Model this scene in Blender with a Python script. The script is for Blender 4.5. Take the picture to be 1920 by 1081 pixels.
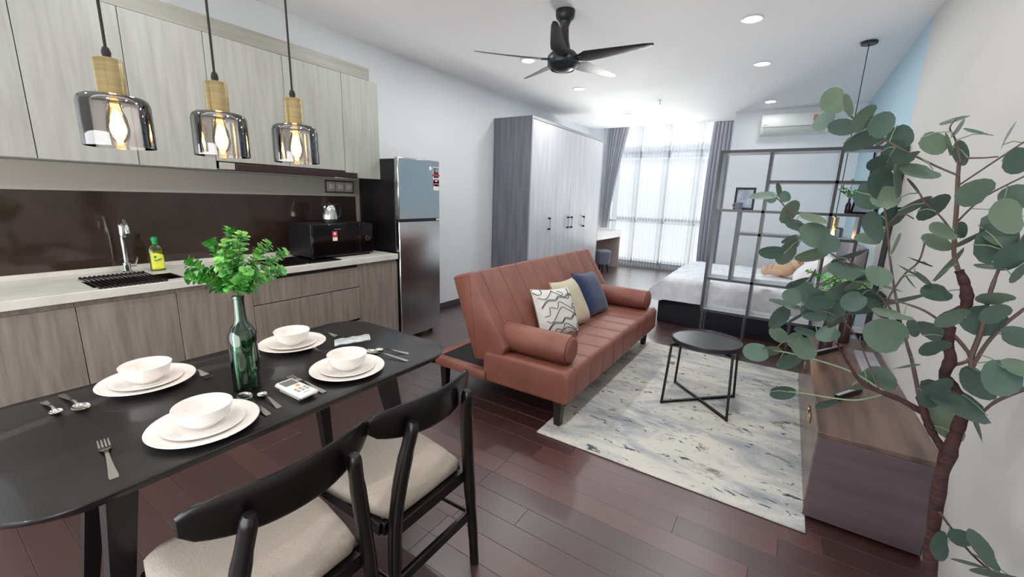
import bpy, bmesh, math, random
from mathutils import Vector, Matrix
random.seed(7)
PI = math.pi
S = bpy.context.scene
COL = S.collection
for _o in list(bpy.data.objects):
    bpy.data.objects.remove(_o)

# ------------------------------------------------------------------ camera
CX, CY, CZ, YAW, PITCH, ROLL, FPX = 3.6406, .192, 1.4533, .5754, -.2155, .0321, 782.35
_d = Vector((-math.sin(YAW)*math.cos(PITCH), math.cos(YAW)*math.cos(PITCH), math.sin(PITCH)))
_r = Vector((math.cos(YAW), math.sin(YAW), 0)); _u = _r.cross(_d)
_c, _s = math.cos(ROLL), math.sin(ROLL)
CR = _c*_r + _s*_u; CU = -_s*_r + _c*_u
cam = bpy.data.cameras.new('camera'); cam_o = bpy.data.objects.new('camera', cam); COL.objects.link(cam_o)
cam_o.matrix_world = Matrix(((CR.x, CU.x, -_d.x, CX), (CR.y, CU.y, -_d.y, CY), (CR.z, CU.z, -_d.z, CZ), (0, 0, 0, 1)))
cam.sensor_width = 36; cam.lens = FPX*36/1920; cam.clip_start = .02
S.camera = cam_o

# ------------------------------------------------------------------ light, world, exposure
W_STRENGTH = .42
WINDOW_W = 13
OVERHEAD_W = 640
LOW_FILL_W = 8600
REAR_W = 72
DOWNLIGHT_W = 5.2
EXPOSURE = .98
S.view_settings.view_transform = 'Standard'; S.view_settings.look = 'None'
S.view_settings.gamma = 1; S.view_settings.use_curve_mapping = False
S.view_settings.exposure = EXPOSURE
S.cycles.max_bounces = 10; S.cycles.diffuse_bounces = 8; S.cycles.glossy_bounces = 4
S.cycles.transparent_max_bounces = 16; S.cycles.transmission_bounces = 8
S.cycles.caustics_reflective = False; S.cycles.caustics_refractive = False
S.cycles.sample_clamp_indirect = 6; S.cycles.use_denoising = True
wd = bpy.data.worlds.new('sky'); S.world = wd; wd.use_nodes = True
wn = wd.node_tree.nodes; wl = wd.node_tree.links
bg = wn['Background']; bg.inputs[0].default_value = (.86, .93, 1, 1); bg.inputs[1].default_value = W_STRENGTH

def area_light(name, loc, power, size, rot=(0, 0, 0), color=(1, 1, 1), shape='DISK', size_y=None, spread=None):
    l = bpy.data.lights.new(name, 'AREA'); l.energy = power; l.shape = shape; l.size = size; l.color = color
    if size_y: l.size_y = size_y
    if spread: l.spread = spread
    o = bpy.data.objects.new(name, l); COL.objects.link(o); o.location = loc; o.rotation_euler = rot
    return o
# daylight entering through the far window (just outside its glass, pointing into the room)
area_light('window_daylight', (1.45, 10.15, 1.55), WINDOW_W, 2.6, (-PI/2, 0, 0), (.93, .96, 1), 'RECTANGLE', 2.9)
# added fill lamp above the window, out of view, standing in for skylight
area_light('upper_fill_lamp', (1.4, 11.7, 4.6), OVERHEAD_W, 3.4, (-math.radians(48), 0, 0), (.95, .97, 1), 'RECTANGLE', 1.8)
# added fill lamp low outside, out of view, throwing light up on to the ceiling
area_light('low_fill_lamp', (1.3, 24, -4.4), LOW_FILL_W, 14, (-math.radians(108), 0, 0), (1, .99, .97), 'RECTANGLE', 3.2)
# added fill lamp behind the camera, lifting ceiling and kitchen; no window there
area_light('rear_fill_lamp', (2.1, -1.27, 1.5), REAR_W, 4.0, (math.radians(98), 0, 0), (.96, .98, 1), 'RECTANGLE', 2.4)
DL = [(x, y) for y in (-.2, 1.3, 2.85, 4.2, 5.5, 7.42) for x in (1.116, 3.185)]
for (x, y) in DL:
    area_light('downlight_lamp', (x, y, 2.835), DOWNLIGHT_W*(1.0 if y < 3 else .75 if y < 7 else .15), .13, (0, 0, 0), (.99, .995, 1))

# ------------------------------------------------------------------ mesh builder
class MB:
    def __init__(s): s.v = []; s.f = []; s.m = []; s.mi = 0
    def mat(s, i): s.mi = i; return s
    def add(s, vs, fs):
        b = len(s.v); s.v += [tuple(p) for p in vs]
        for f in fs: s.f.append(tuple(i+b for i in f)); s.m.append(s.mi)
        return s
    def box(s, x0, x1, y0, y1, z0, z1, bev=0, M=None):
        if x1 < x0: x0, x1 = x1, x0
        if y1 < y0: y0, y1 = y1, y0
        if z1 < z0: z0, z1 = z1, z0
        b = min(bev, (x1-x0)*.45, (y1-y0)*.45, (z1-z0)*.45)
        if b <= 0:
            vs = [(x, y, z) for z in (z0, z1) for y in (y0, y1) for x in (x0, x1)]
            fs = [(0, 2, 3, 1), (4, 5, 7, 6), (0, 1, 5, 4), (2, 6, 7, 3), (0, 4, 6, 2), (1, 3, 7, 5)]
        else:
            bm = bmesh.new(); bmesh.ops.create_cube(bm, size=1)
            for v in bm.verts:
                v.co = ((x0+x1)/2+v.co.x*(x1-x0), (y0+y1)/2+v.co.y*(y1-y0), (z0+z1)/2+v.co.z*(z1-z0))
            bmesh.ops.bevel(bm, geom=bm.edges[:], offset=b, segments=2 if b > .008 else 1, affect='EDGES', profile=.5)
            bm.verts.index_update()
            vs = [v.co[:] for v in bm.verts]; fs = [tuple(v.index for v in f.verts) for f in bm.faces]; bm.free()
        if M is not None: vs = [(M @ Vector(p))[:] for p in vs]
        return s.add(vs, fs)
    def lathe(s, prof, c=(0, 0, 0), n=24, axis='z', sx=1, sy=1, cap=True):
        vs = []; fs = []; k = len(prof)
        for (r, h) in prof:
            for i in range(n):
                a = 2*PI*i/n; p = (r*math.cos(a)*sx, r*math.sin(a)*sy, h)
                if axis == 'x': p = (p[2], p[0], p[1])
                elif axis == 'y': p = (p[1], p[2], p[0])
                vs.append((c[0]+p[0], c[1]+p[1], c[2]+p[2]))
        for j in range(k-1):
            for i in range(n):
                i2 = (i+1) % n; fs.append((j*n+i, j*n+i2, (j+1)*n+i2, (j+1)*n+i))
        if cap:
            if prof[0][0] > 1e-5: fs.append(tuple(range(n-1, -1, -1)))
            if prof[-1][0] > 1e-5: fs.append(tuple((k-1)*n+i for i in range(n)))
        return s.add(vs, fs)
    def tube(s, pts, r, n=8, cap=True, flat=None):
        pts = [Vector(p) for p in pts]; m = len(pts)
        rs = r if isinstance(r, (list, tuple)) else [r]*m
        vs = []; fs = []; prev = None
        for i, p in enumerate(pts):
            t = (pts[min(i+1, m-1)]-pts[max(i-1, 0)]).normalized()
            if prev is None:
                a = Vector((0, 0, 1)) if abs(t.z) < .9 else Vector((1, 0, 0)); u = t.cross(a).normalized()
            else:
                u = (prev-t*prev.dot(t)).normalized()
            prev = u; w = t.cross(u)
            for k in range(n):
                a = 2*PI*(k+.5)/n
                vs.append(p+(u*math.cos(a)+w*math.sin(a)*(flat or 1))*rs[i])
        for j in range(m-1):
            for i in range(n):
                i2 = (i+1) % n; fs.append((j*n+i, j*n+i2, (j+1)*n+i2, (j+1)*n+i))
        if cap: fs.append(tuple(range(n-1, -1, -1))); fs.append(tuple((m-1)*n+i for i in range(n)))
        return s.add(vs, fs)
    def prism(s, poly, f, a, b):
        """poly of 2D points swept from a to b; f(u, v, t) -> 3D"""
        n = len(poly)
        vs = [f(u, v, a) for u, v in poly]+[f(u, v, b) for u, v in poly]
        fs = [tuple(range(n-1, -1, -1)), tuple(range(n, 2*n))]+[(i, (i+1) % n, n+(i+1) % n, n+i) for i in range(n)]
        return s.add(vs, fs)
    def grid(s, fn, nu, nv, closed=False):
        vs = [fn(i/nu, j/nv) for j in range(nv+1) for i in range(nu+1)]
        fs = [(j*(nu+1)+i, j*(nu+1)+i+1, (j+1)*(nu+1)+i+1, (j+1)*(nu+1)+i) for j in range(nv) for i in range(nu)]
        return s.add(vs, fs)
    def rings(s, rings, cap=True):
        n = len(rings[0]); vs = [p for r in rings for p in r]; fs = []
        for j in range(len(rings)-1):
            for i in range(n):
                i2 = (i+1) % n; fs.append((j*n+i, j*n+i2, (j+1)*n+i2, (j+1)*n+i))
        if cap: fs.append(tuple(range(n-1, -1, -1))); fs.append(tuple((len(rings)-1)*n+i for i in range(n)))
        return s.add(vs, fs)

ORG = {}
def to_mesh(name, mb, mats, off=(0, 0, 0), smooth=True, ang=38):
    me = bpy.data.meshes.new(name)
    me.from_pydata([(x-off[0], y-off[1], z-off[2]) for x, y, z in mb.v], [], mb.f)
    ml = mats if isinstance(mats, (list, tuple)) else [mats]
    for m in ml: me.materials.append(m)
    bm = bmesh.new(); bm.from_mesh(me)
    bmesh.ops.recalc_face_normals(bm, faces=bm.faces[:])
    ca = math.radians(ang)
    for f in bm.faces: f.smooth = smooth
    for e in bm.edges:
        if len(e.link_faces) == 2 and e.calc_face_angle(0) > ca: e.smooth = False
    bm.to_mesh(me); bm.free()
    if len(ml) > 1:
        me.polygons.foreach_set('material_index', mb.m)
    return me
def tag(o, label, cat, group=None):
    o['label'] = label; o['category'] = cat
    if group: o['group'] = group
    return o
def thing(name, label, cat, loc=(0, 0, 0), rotz=0, group=None):
    o = bpy.data.objects.new(name, None); COL.objects.link(o); o.location = loc; o.rotation_euler = (0, 0, rotz)
    o.empty_display_size = .1; ORG[o] = tuple(loc)
    return tag(o, label, cat, group)
def part(name, mb, mats, parent, local=False, label=None, smooth=True, ang=38, kind=None):
    """mesh part; mb in world coordinates unless local=True"""
    off = (0, 0, 0) if local else ORG[parent]
    me = to_mesh(name, mb, mats, off, smooth, ang)
    o = bpy.data.objects.new(name, me); COL.objects.link(o); o.parent = parent; ORG[o] = ORG[parent]
    if label: o['label'] = label
    if kind: o['kind'] = kind
    return o
def solo(name, mb, mats, label, cat, group=None, smooth=True, ang=38):
    xs, ys, zs = zip(*mb.v); off = ((min(xs)+max(xs))/2, (min(ys)+max(ys))/2, min(zs))
    o = bpy.data.objects.new(name, to_mesh(name, mb, mats, off, smooth, ang)); COL.objects.link(o); o.location = off; ORG[o] = off
    return tag(o, label, cat, group)
def struct(name, mb, mats, smooth=False):
    o = bpy.data.objects.new(name, to_mesh(name, mb, mats, (0, 0, 0), smooth)); COL.objects.link(o); o['kind'] = 'structure'; ORG[o] = (0, 0, 0)
    return o
def copy_tree(o, loc=None, rotz=None, label=None, parent=None):
    c = o.copy(); COL.objects.link(c)
    if parent is not None: c.parent = parent
    if loc is not None: c.location = loc
    if rotz is not None: c.rotation_euler = (0, 0, rotz)
    if label: c['label'] = label
    ORG[c] = tuple(c.location)
    for ch in o.children: copy_tree(ch, parent=c)
    return c
def text_mesh(body, size, M, name='text', ext=.0006, align='CENTER'):
    cu = bpy.data.curves.new(name, 'FONT'); cu.body = body; cu.size = size; cu.extrude = ext; cu.align_x = align; cu.align_y = 'CENTER'
    cu.resolution_u = 3
    o = bpy.data.objects.new(name, cu); COL.objects.link(o)
    dg = bpy.context.evaluated_depsgraph_get(); me = o.evaluated_get(dg).to_mesh()
    mb = MB(); mb.add([(M @ v.co)[:] for v in me.vertices], [tuple(p.vertices) for p in me.polygons])
    o.to_mesh_clear(); bpy.data.objects.remove(o)
    return mb
def rrect(x0, x1, z0, z1, r, n=5):
    if not isinstance(r, (list, tuple)): r = [r]*4
    out = []
    for (cx, cz, a0, rr) in ((x1-r[0], z0+r[0], -PI/2, r[0]), (x1-r[1], z1-r[1], 0, r[1]), (x0+r[2], z1-r[2], PI/2, r[2]), (x0+r[3], z0+r[3], PI, r[3])):
        for i in range(n+1):
            a = a0+PI/2*i/n; out.append((cx+rr*math.cos(a), cz+rr*math.sin(a)))
    return out
def smoothpts(pts, k=4):
    """Catmull-Rom through pts"""
    pts = [Vector(p) for p in pts]; out = []
    for i in range(len(pts)-1):
        p0, p1, p2, p3 = pts[max(i-1, 0)], pts[i], pts[i+1], pts[min(i+2, len(pts)-1)]
        for j in range(k):
            t = j/k
            out.append(.5*((2*p1)+(p2-p0)*t+(2*p0-5*p1+4*p2-p3)*t*t+(3*p1-p0-3*p2+p3)*t**3))
    out.append(pts[-1]); return out

# ------------------------------------------------------------------ materials
def newmat(name):
    m = bpy.data.materials.new(name); m.use_nodes = True
    nt = m.node_tree; return m, nt, nt.nodes, nt.links, nt.nodes['Principled BSDF']
def setp(b, **k):
    for kk, v in k.items():
        if kk in b.inputs:
            b.inputs[kk].default_value = (*v, 1) if isinstance(v, tuple) and len(v) == 3 else v
def rgb(h):
    h = h.lstrip('#'); c = [int(h[i:i+2], 16)/255 for i in (0, 2, 4)]
    return tuple(x/12.92 if x <= .04045 else ((x+.055)/1.055)**2.4 for x in c)
def pmat(name, col, rough=.5, metal=0, col2=None, scale=(8, 8, 8), detail=3, bump=0, bscale=(60, 60, 60), rand=0, spec=.5, coat=0, ramp=(.35, .65), aniso=0, sheen=0, emit=None, estr=0):
    m, nt, N, L, b = newmat(name)
    c1 = rgb(col) if isinstance(col, str) else col
    setp(b, **{'Base Color': c1, 'Roughness': rough, 'Metallic': metal, 'Specular IOR Level': spec, 'Coat Weight': coat, 'Sheen Weight': sheen, 'Anisotropic': aniso})
    if emit: setp(b, **{'Emission Color': rgb(emit) if isinstance(emit, str) else emit, 'Emission Strength': estr})
    tc = N.new('ShaderNodeTexCoord')
    oi = N.new('ShaderNodeObjectInfo')
    ad = N.new('ShaderNodeVectorMath'); ad.operation = 'MULTIPLY_ADD'
    L.new(oi.outputs['Random'], ad.inputs[0]); ad.inputs[1].default_value = (13, 7, 5) if rand else (0, 0, 0); L.new(tc.outputs['Object'], ad.inputs[2])
    if col2:
        c2 = rgb(col2) if isinstance(col2, str) else col2
        mp = N.new('ShaderNodeMapping'); mp.inputs['Scale'].default_value = scale; L.new(ad.outputs[0], mp.inputs['Vector'])
        no = N.new('ShaderNodeTexNoise'); no.inputs['Scale'].default_value = 1; no.inputs['Detail'].default_value = detail; L.new(mp.outputs[0], no.inputs['Vector'])
        cr = N.new('ShaderNodeValToRGB'); cr.color_ramp.elements[0].position = ramp[0]; cr.color_ramp.elements[1].position = ramp[1]
        cr.color_ramp.elements[0].color = (*c1, 1); cr.color_ramp.elements[1].color = (*c2, 1)
        L.new(no.outputs['Fac'], cr.inputs[0]); L.new(cr.outputs[0], b.inputs['Base Color'])
    if bump:
        mp2 = N.new('ShaderNodeMapping'); mp2.inputs['Scale'].default_value = bscale; L.new(tc.outputs['Object'], mp2.inputs['Vector'])
        n2 = N.new('ShaderNodeTexNoise'); n2.inputs['Scale'].default_value = 1; n2.inputs['Detail'].default_value = 4; L.new(mp2.outputs[0], n2.inputs['Vector'])
        bu = N.new('ShaderNodeBump'); bu.inputs['Strength'].default_value = bump; bu.inputs['Distance'].default_value = .01
        L.new(n2.outputs['Fac'], bu.inputs['Height']); L.new(bu.outputs[0], b.inputs['Normal'])
    return m
def glassmat(name, tint, refl=.08, rough=.02, ior=1.45):
    m = bpy.data.materials.new(name); m.use_nodes = True; nt = m.node_tree; N, L = nt.nodes, nt.links
    N.remove(N['Principled BSDF']); out = N['Material Output']
    tr = N.new('ShaderNodeBsdfTransparent'); tr.inputs[0].default_value = (*tint, 1)
    gl = N.new('ShaderNodeBsdfGlossy'); gl.inputs['Roughness'].default_value = rough
    fr = N.new('ShaderNodeFresnel'); fr.inputs[0].default_value = ior
    mx = N.new('ShaderNodeMath'); mx.operation = 'ADD'; mx.use_clamp = True; L.new(fr.outputs[0], mx.inputs[0]); mx.inputs[1].default_value = refl
    mix = N.new('ShaderNodeMixShader'); L.new(mx.outputs[0], mix.inputs[0]); L.new(tr.outputs[0], mix.inputs[1]); L.new(gl.outputs[0], mix.inputs[2])
    L.new(mix.outputs[0], out.inputs[0]); return m

M_WALL = pmat('wall_white', '#ebeff2', .85, bump=.03)
M_WALLB = pmat('wall_beige', '#cdccc9', .85, bump=.03)
M_BLUE = pmat('wall_blue', '#b7d3e0', .85, bump=.03)
M_CEIL = pmat('ceiling_white', '#f4f4f5', .9)
M_SKIRT = pmat('skirting', '#4b4548', .5)
M_UPPER = pmat('laminate_light', '#abaca5', .45, col2='#9a9a93', scale=(34, 34, 2.4), detail=7, ramp=(.3, .7), rand=1, bump=.03, bscale=(200, 200, 6))
M_UPPER2 = pmat('laminate_light_horizontal', '#9d9a91', .45, col2='#8c8980', scale=(26, 1.6, 26), rand=1)
M_LOWER = pmat('laminate_taupe', '#948980', .42, col2='#766c64', scale=(34, 34, 2.6), rand=1, detail=7, ramp=(.3, .7), bump=.03, bscale=(200, 200, 6))
M_DARKGAP = pmat('shadow_gap', '#1c1715', .7)
M_STONE = pmat('worktop_white', '#d9d6cd', .3, col2='#cfccc3', scale=(9, 9, 9))
M_SPLASH = pmat('splash_glass', '#32251f', .07, col2='#3b2d28', scale=(5, 5, 5), spec=.6)
M_STRIP = pmat('strip_grey', '#a9a59c', .5)
M_BLACKGL = pmat('black_gloss', '#0b090a', .08)
M_BLACKPL = pmat('black_plastic', '#141013', .4)
M_HOOD = pmat('hood_brown', '#2f1d19', .3)
M_STEEL = pmat('brushed_steel', '#dadcdb', .2, metal=1, col2='#d4d6d5', scale=(2, 60, 2), bump=.006, bscale=(3, 300, 3))
M_CHROME = pmat('chrome', '#d6d8d8', .09, metal=1)
M_CUT = pmat('cutlery_steel', '#cfcdc6', .16, metal=1)
M_BRASS = pmat('brass', '#cfbd92', .24, metal=1, col2='#b9a273', scale=(3, 3, 60))
M_CORD = pmat('black_cord', '#17120f', .6)
M_SMOKE = glassmat('smoked_glass', (.885, .865, .85), .13, .02, 1.5)
M_CLEAR = glassmat('clear_glass', (.97, .98, .97), .0, .01, 1.4)
M_BULB = pmat('filament_glow', '#ffd28a', .5, emit=(1, .62, .24), estr=30)
M_BULBG = glassmat('amber_bulb', (1, .88, .62), .02, .02, 1.4)
M_TABLE = pmat('table_black', '#110c0d', .36, col2='#171213', scale=(4, 40, 40), bump=.04, bscale=(30, 300, 300), coat=.15)
M_CHAIR = pmat('chair_espresso', '#090606', .3, col2='#0d0808', scale=(20, 20, 3))
M_FABRIC = pmat('seat_fabric', '#aba196', .95, col2='#9b9186', scale=(300, 300, 300), bump=.25, bscale=(400, 400, 400))
M_CHINA = pmat('white_china', '#eeeae6', .12, spec=.6)
M_GREENGL = glassmat('green_glass', (.40, .64, .48), .06, .03, 1.5)
M_SPRIG = pmat('sprig_leaf', '#2f8a33', .5, col2='#8fd36a', scale=(28, 28, 28), ramp=(.4, .72))
M_SPRIG2 = pmat('sprig_leaf_far', '#3f9a45', .5, col2='#8fd36a', scale=(28, 28, 28))
M_STEM = pmat('green_stem', '#5d6b4a', .6)
M_LEATHER = pmat('tan_leather', '#8b5647', .47, col2='#7d4b3f', scale=(6, 6, 6), bump=.06, bscale=(160, 160, 160), spec=.5)
M_SEAM = pmat('leather_seam', '#41201a', .6)
M_DECK = pmat('black_cloth', '#1d1a1d', .9)
M_DARKLEG = pmat('dark_wood_leg', '#1e1412', .4)
M_RUGEDGE = pmat('rug_edge', '#d3ccbd', .95)
M_BLACKMETAL = pmat('black_metal', '#17151a', .38, metal=.4)
M_TOPBLACK = pmat('black_tabletop', '#302f36', .3)
M_CONSOLE = pmat('console_wood', '#745c52', .26, col2='#523f39', scale=(14, 1.5, 14), detail=4)
M_CONSOLE2 = pmat('console_end', '#63555a', .4, col2='#574a4d', scale=(2, 20, 20))
M_SHELF = pmat('shelf_charcoal', '#1e2027', .34, spec=.7, coat=.15)
M_SHELFIN = pmat('shelf_board_grey', '#b4b8bf', .4)
M_BEDBASE = pmat('bed_base', '#20222e', .8)
M_SHEET = pmat('white_linen', '#ececef', .95, bump=.35, bscale=(7, 9, 9))
M_QUILT = pmat('quilt', '#edeff3', .95, col2='#dadfe6', scale=(12, 5, 12), bump=.5, bscale=(9, 26, 9))
M_PLUSH = pmat('plush_tan', '#d6b294', .95, bump=.3, bscale=(200, 200, 200))
M_DRAPE = pmat('drape_grey', '#b4b6c0', .85, sheen=.2)
M_ACW = pmat('white_plastic', '#e6e8e4', .35)
M_ACG = pmat('pale_grey_plastic', '#c9cdc8', .4)
M_WARDF = pmat('wardrobe_front', '#d4d5da', .5, col2='#c3c4ca', scale=(24, 24, 1.4), rand=1)
M_WARDS = pmat('wardrobe_side', '#7c7e89', .5, col2='#6a6b75', scale=(22, 22, 1.2), detail=4)
M_WARDT = pmat('wardrobe_edge', '#a4a6aa', .5)
M_DESK = pmat('desk_white', '#dddad9', .45)
M_DESKW = pmat('desk_wood', '#d8ccc6', .5, col2='#cbbdb6', scale=(20, 20, 2))
M_STOOL = pmat('stool_velvet', '#6f7484', .9, sheen=.4)
M_FAN = pmat('fan_black', '#1b2227', .35)
M_FANB = pmat('fan_blade', '#2c2a2e', .4)
M_LEDW = pmat('led_white', '#ffffff', .5, emit=(1, .99, .97), estr=14)
M_WHITE = pmat('white_trim', '#eeeeee', .4)
M_RED = pmat('sticker_red', '#b8343a', .5)
M_STW = pmat('sticker_white', '#e8e6e4', .5)
M_STK = pmat('sticker_black', '#1d1b1f', .5)
M_STG = pmat('print_grey', '#8f938f', .6)
M_YEL = pmat('dish_soap', '#cdd63c', .2, col2='#dfe35a', scale=(10, 10, 10))
M_YELL = glassmat('soap_bottle', (.72, .78, .22), .04, .05, 1.4)
M_GREENCAP = pmat('green_cap', '#1d8f4a', .35)
M_SPONGE = pmat('green_sponge', '#8fae3f', .9)
M_BLUECUSH = pmat('blue_cushion', '#172c54', .75, sheen=.3, bump=.1, bscale=(300, 300, 300))
M_CREAM = pmat('cream_cushion', '#cfc4ad', .8, col2='#c2b69d', scale=(10, 10, 10), bump=.25, bscale=(14, 14, 14))
M_BARK = pmat('bark', '#4a2b2a', .85, col2='#321c1d', scale=(30, 30, 60), bump=.8, bscale=(60, 60, 90))
M_TWIG = pmat('twig', '#5b4a45', .7)
M_TWIGG = pmat('twig_green', '#7e9274', .7)
M_POT = pmat('pot_white', '#c9c6c2', .5)
M_SOIL = pmat('soil', '#2c211b', .95)
M_VASE = pmat('brown_vase', '#3b2423', .2)
M_GREYBOX = pmat('grey_box', '#9a9aa3', .4)
M_LCD = pmat('lcd', '#6f7671', .3)
M_ORANGE = pmat('orange_button', '#e2923c', .4)
M_CLEARPACK = pmat('plastic_packet', '#a9b4b6', .25, col2='#c9d0d0', scale=(40, 40, 40))
M_HEAD = pmat('headboard_grey', '#8f8a92', .8)
M_DARKGLASS = pmat('far_building', '#aeb9c4', .8)
M_FRAMEW = pmat('window_frame', '#b4bbc6', .5)

def leafmat(name, a, b_, c):
    m, nt, N, L, b = newmat(name)
    oi = N.new('ShaderNodeObjectInfo'); cr = N.new('ShaderNodeValToRGB')
    cr.color_ramp.elements[0].color = (*rgb(a), 1); cr.color_ramp.elements[1].color = (*rgb(c), 1); e = cr.color_ramp.elements.new(.5); e.color = (*rgb(b_), 1)
    L.new(oi.outputs['Random'], cr.inputs[0])
    tc = N.new('ShaderNodeTexCoord'); no = N.new('ShaderNodeTexNoise'); no.inputs['Scale'].default_value = 3; no.inputs['Detail'].default_value = 4
    L.new(tc.outputs['Object'], no.inputs['Vector'])
    mx = N.new('ShaderNodeMix'); mx.data_type = 'RGBA'; mx.blend_type = 'MULTIPLY'; mx.inputs[0].default_value = .35
    L.new(cr.outputs[0], mx.inputs[6]); L.new(no.outputs['Color'], mx.inputs[7])
    hs = N.new('ShaderNodeHueSaturation'); hs.inputs['Value'].default_value = .86; hs.inputs['Saturation'].default_value = .95; L.new(mx.outputs[2], hs.inputs['Color'])
    L.new(hs.outputs[0], b.inputs['Base Color']); setp(b, **{'Roughness': .55, 'Specular IOR Level': .35})
    return m
M_LEAF = leafmat('tree_leaf', '#4f685f', '#637d72', '#83997f')

def rugmat():
    m, nt, N, L, b = newmat('abstract_rug')
    tc = N.new('ShaderNodeTexCoord')
    def noise(scale, detail, sx=1, sy=1, dist=0):
        mp = N.new('ShaderNodeMapping'); mp.inputs['Scale'].default_value = (sx, sy, 1); L.new(tc.outputs['Object'], mp.inputs[0])
        n = N.new('ShaderNodeTexNoise'); n.inputs['Scale'].default_value = scale; n.inputs['Detail'].default_value = detail; n.inputs['Distortion'].default_value = dist; n.inputs['Roughness'].default_value = .65
        L.new(mp.outputs[0], n.inputs['Vector']); return n
    def ramp(n, ps):
        cr = N.new('ShaderNodeValToRGB'); e = cr.color_ramp.elements
        while len(e) < len(ps): e.new(.5)
        for i, (p, c) in enumerate(ps): e[i].position = p; e[i].color = (*rgb(c), 1) if isinstance(c, str) else (c, c, c, 1)
        L.new(n.outputs['Fac'], cr.inputs[0]); return cr
    def mix(fac, a, c, mode='MIX'):
        x = N.new('ShaderNodeMix'); x.data_type = 'RGBA'; x.blend_type = mode
        L.new(fac.outputs[0], x.inputs[0]); L.new(a, x.inputs[6])
        if hasattr(c, 'is_linked'): L.new(c, x.inputs[7])
        else: x.inputs[7].default_value = (*rgb(c), 1)
        return x.outputs[2]
    base = ramp(noise(2.2, 6, .7, 1.4, .6), [(.33, '#8d9297'), (.45, '#b9bab8'), (.53, '#d2cfc6'), (.7, '#d8d5ca')])
    dk = ramp(noise(3.2, 9, .8, 1.5, 1.0), [(.60, 0.), (.66, 1.)])
    c1 = mix(dk, base.outputs[0], '#8a857c')
    fl = ramp(noise(11, 9, .8, 2.0, 1.2), [(.60, 0.), (.63, 1.)])
    c2 = mix(fl, c1, '#4c5560')
    lt = ramp(noise(5, 8, .8, 1.7, .9), [(.60, 0.), (.68, 1.)])
    c3 = mix(lt, c2, '#d6d4cc')
    L.new(c3, b.inputs['Base Color']); setp(b, **{'Roughness': .95, 'Specular IOR Level': .1})
    n = noise(220, 2); bu = N.new('ShaderNodeBump'); bu.inputs['Strength'].default_value = .4; bu.inputs['Distance'].default_value = .004
    L.new(n.outputs['Fac'], bu.inputs['Height']); L.new(bu.outputs[0], b.inputs['Normal'])
    return m
M_RUG = rugmat()

def floormat():
    m, nt, N, L, b = newmat('floor_boards')
    oi = N.new('ShaderNodeObjectInfo'); ge = N.new('ShaderNodeNewGeometry')
    ad = N.new('ShaderNodeMath'); ad.operation = 'ADD'; L.new(oi.outputs['Random'], ad.inputs[0]); L.new(ge.outputs['Random Per Island'], ad.inputs[1])
    fr = N.new('ShaderNodeMath'); fr.operation = 'FRACT'; L.new(ad.outputs[0], fr.inputs[0])
    cr = N.new('ShaderNodeValToRGB'); e = cr.color_ramp.elements
    e[0].color = (*rgb('#361b19'), 1); e[1].color = (*rgb('#593431'), 1)
    for p, c in ((.3, '#442422'), (.6, '#3c1f1d'), (.8, '#4d2b28')):
        k = e.new(p); k.color = (*rgb(c), 1)
    L.new(fr.outputs[0], cr.inputs[0])
    mp = N.new('ShaderNodeMapping'); mp.inputs['Scale'].default_value = (2.2, 38, 1); L.new(ge.outputs['Position'], mp.inputs[0])
    no = N.new('ShaderNodeTexNoise'); no.inputs['Scale'].default_value = 1; no.inputs['Detail'].default_value = 5; L.new(mp.outputs[0], no.inputs['Vector'])
    r2 = N.new('ShaderNodeValToRGB'); r2.color_ramp.elements[0].color = (.68, .68, .68, 1); r2.color_ramp.elements[1].color = (1.15, 1.15, 1.15, 1); L.new(no.outputs['Fac'], r2.inputs[0])
    mx = N.new('ShaderNodeMix'); mx.data_type = 'RGBA'; mx.blend_type = 'MULTIPLY'; mx.inputs[0].default_value = 1
    L.new(cr.outputs[0], mx.inputs[6]); L.new(r2.outputs[0], mx.inputs[7]); L.new(mx.outputs[2], b.inputs['Base Color'])
    setp(b, **{'Roughness': .4, 'Specular IOR Level': .7, 'Coat Weight': .9, 'Coat Roughness': .3})
    return m
M_FLOOR = floormat()

def sheermat():
    m = bpy.data.materials.new('sheer_voile'); m.use_nodes = True; nt = m.node_tree; N, L = nt.nodes, nt.links
    N.remove(N['Principled BSDF']); out = N['Material Output']
    tr = N.new('ShaderNodeBsdfTransparent'); tl = N.new('ShaderNodeBsdfTranslucent'); df = N.new('ShaderNodeBsdfDiffuse')
    tl.inputs[0].default_value = (.42, .43, .45, 1); df.inputs[0].default_value = (.6, .61, .63, 1)
    a = N.new('ShaderNodeMixShader'); a.inputs[0].default_value = .35; L.new(tl.outputs[0], a.inputs[1]); L.new(df.outputs[0], a.inputs[2])
    b = N.new('ShaderNodeMixShader'); lw = N.new('ShaderNodeLayerWeight'); lw.inputs[0].default_value = .5
    mr = N.new('ShaderNodeMapRange'); mr.inputs[1].default_value = .05; mr.inputs[2].default_value = .8; mr.inputs[3].default_value = .26; mr.inputs[4].default_value = .82
    L.new(lw.outputs['Facing'], mr.inputs[0]); L.new(mr.outputs[0], b.inputs[0]); L.new(tr.outputs[0], b.inputs[1]); L.new(a.outputs[0], b.inputs[2])
    L.new(b.outputs[0], out.inputs[0]); return m
M_SHEER = sheermat()

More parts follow.
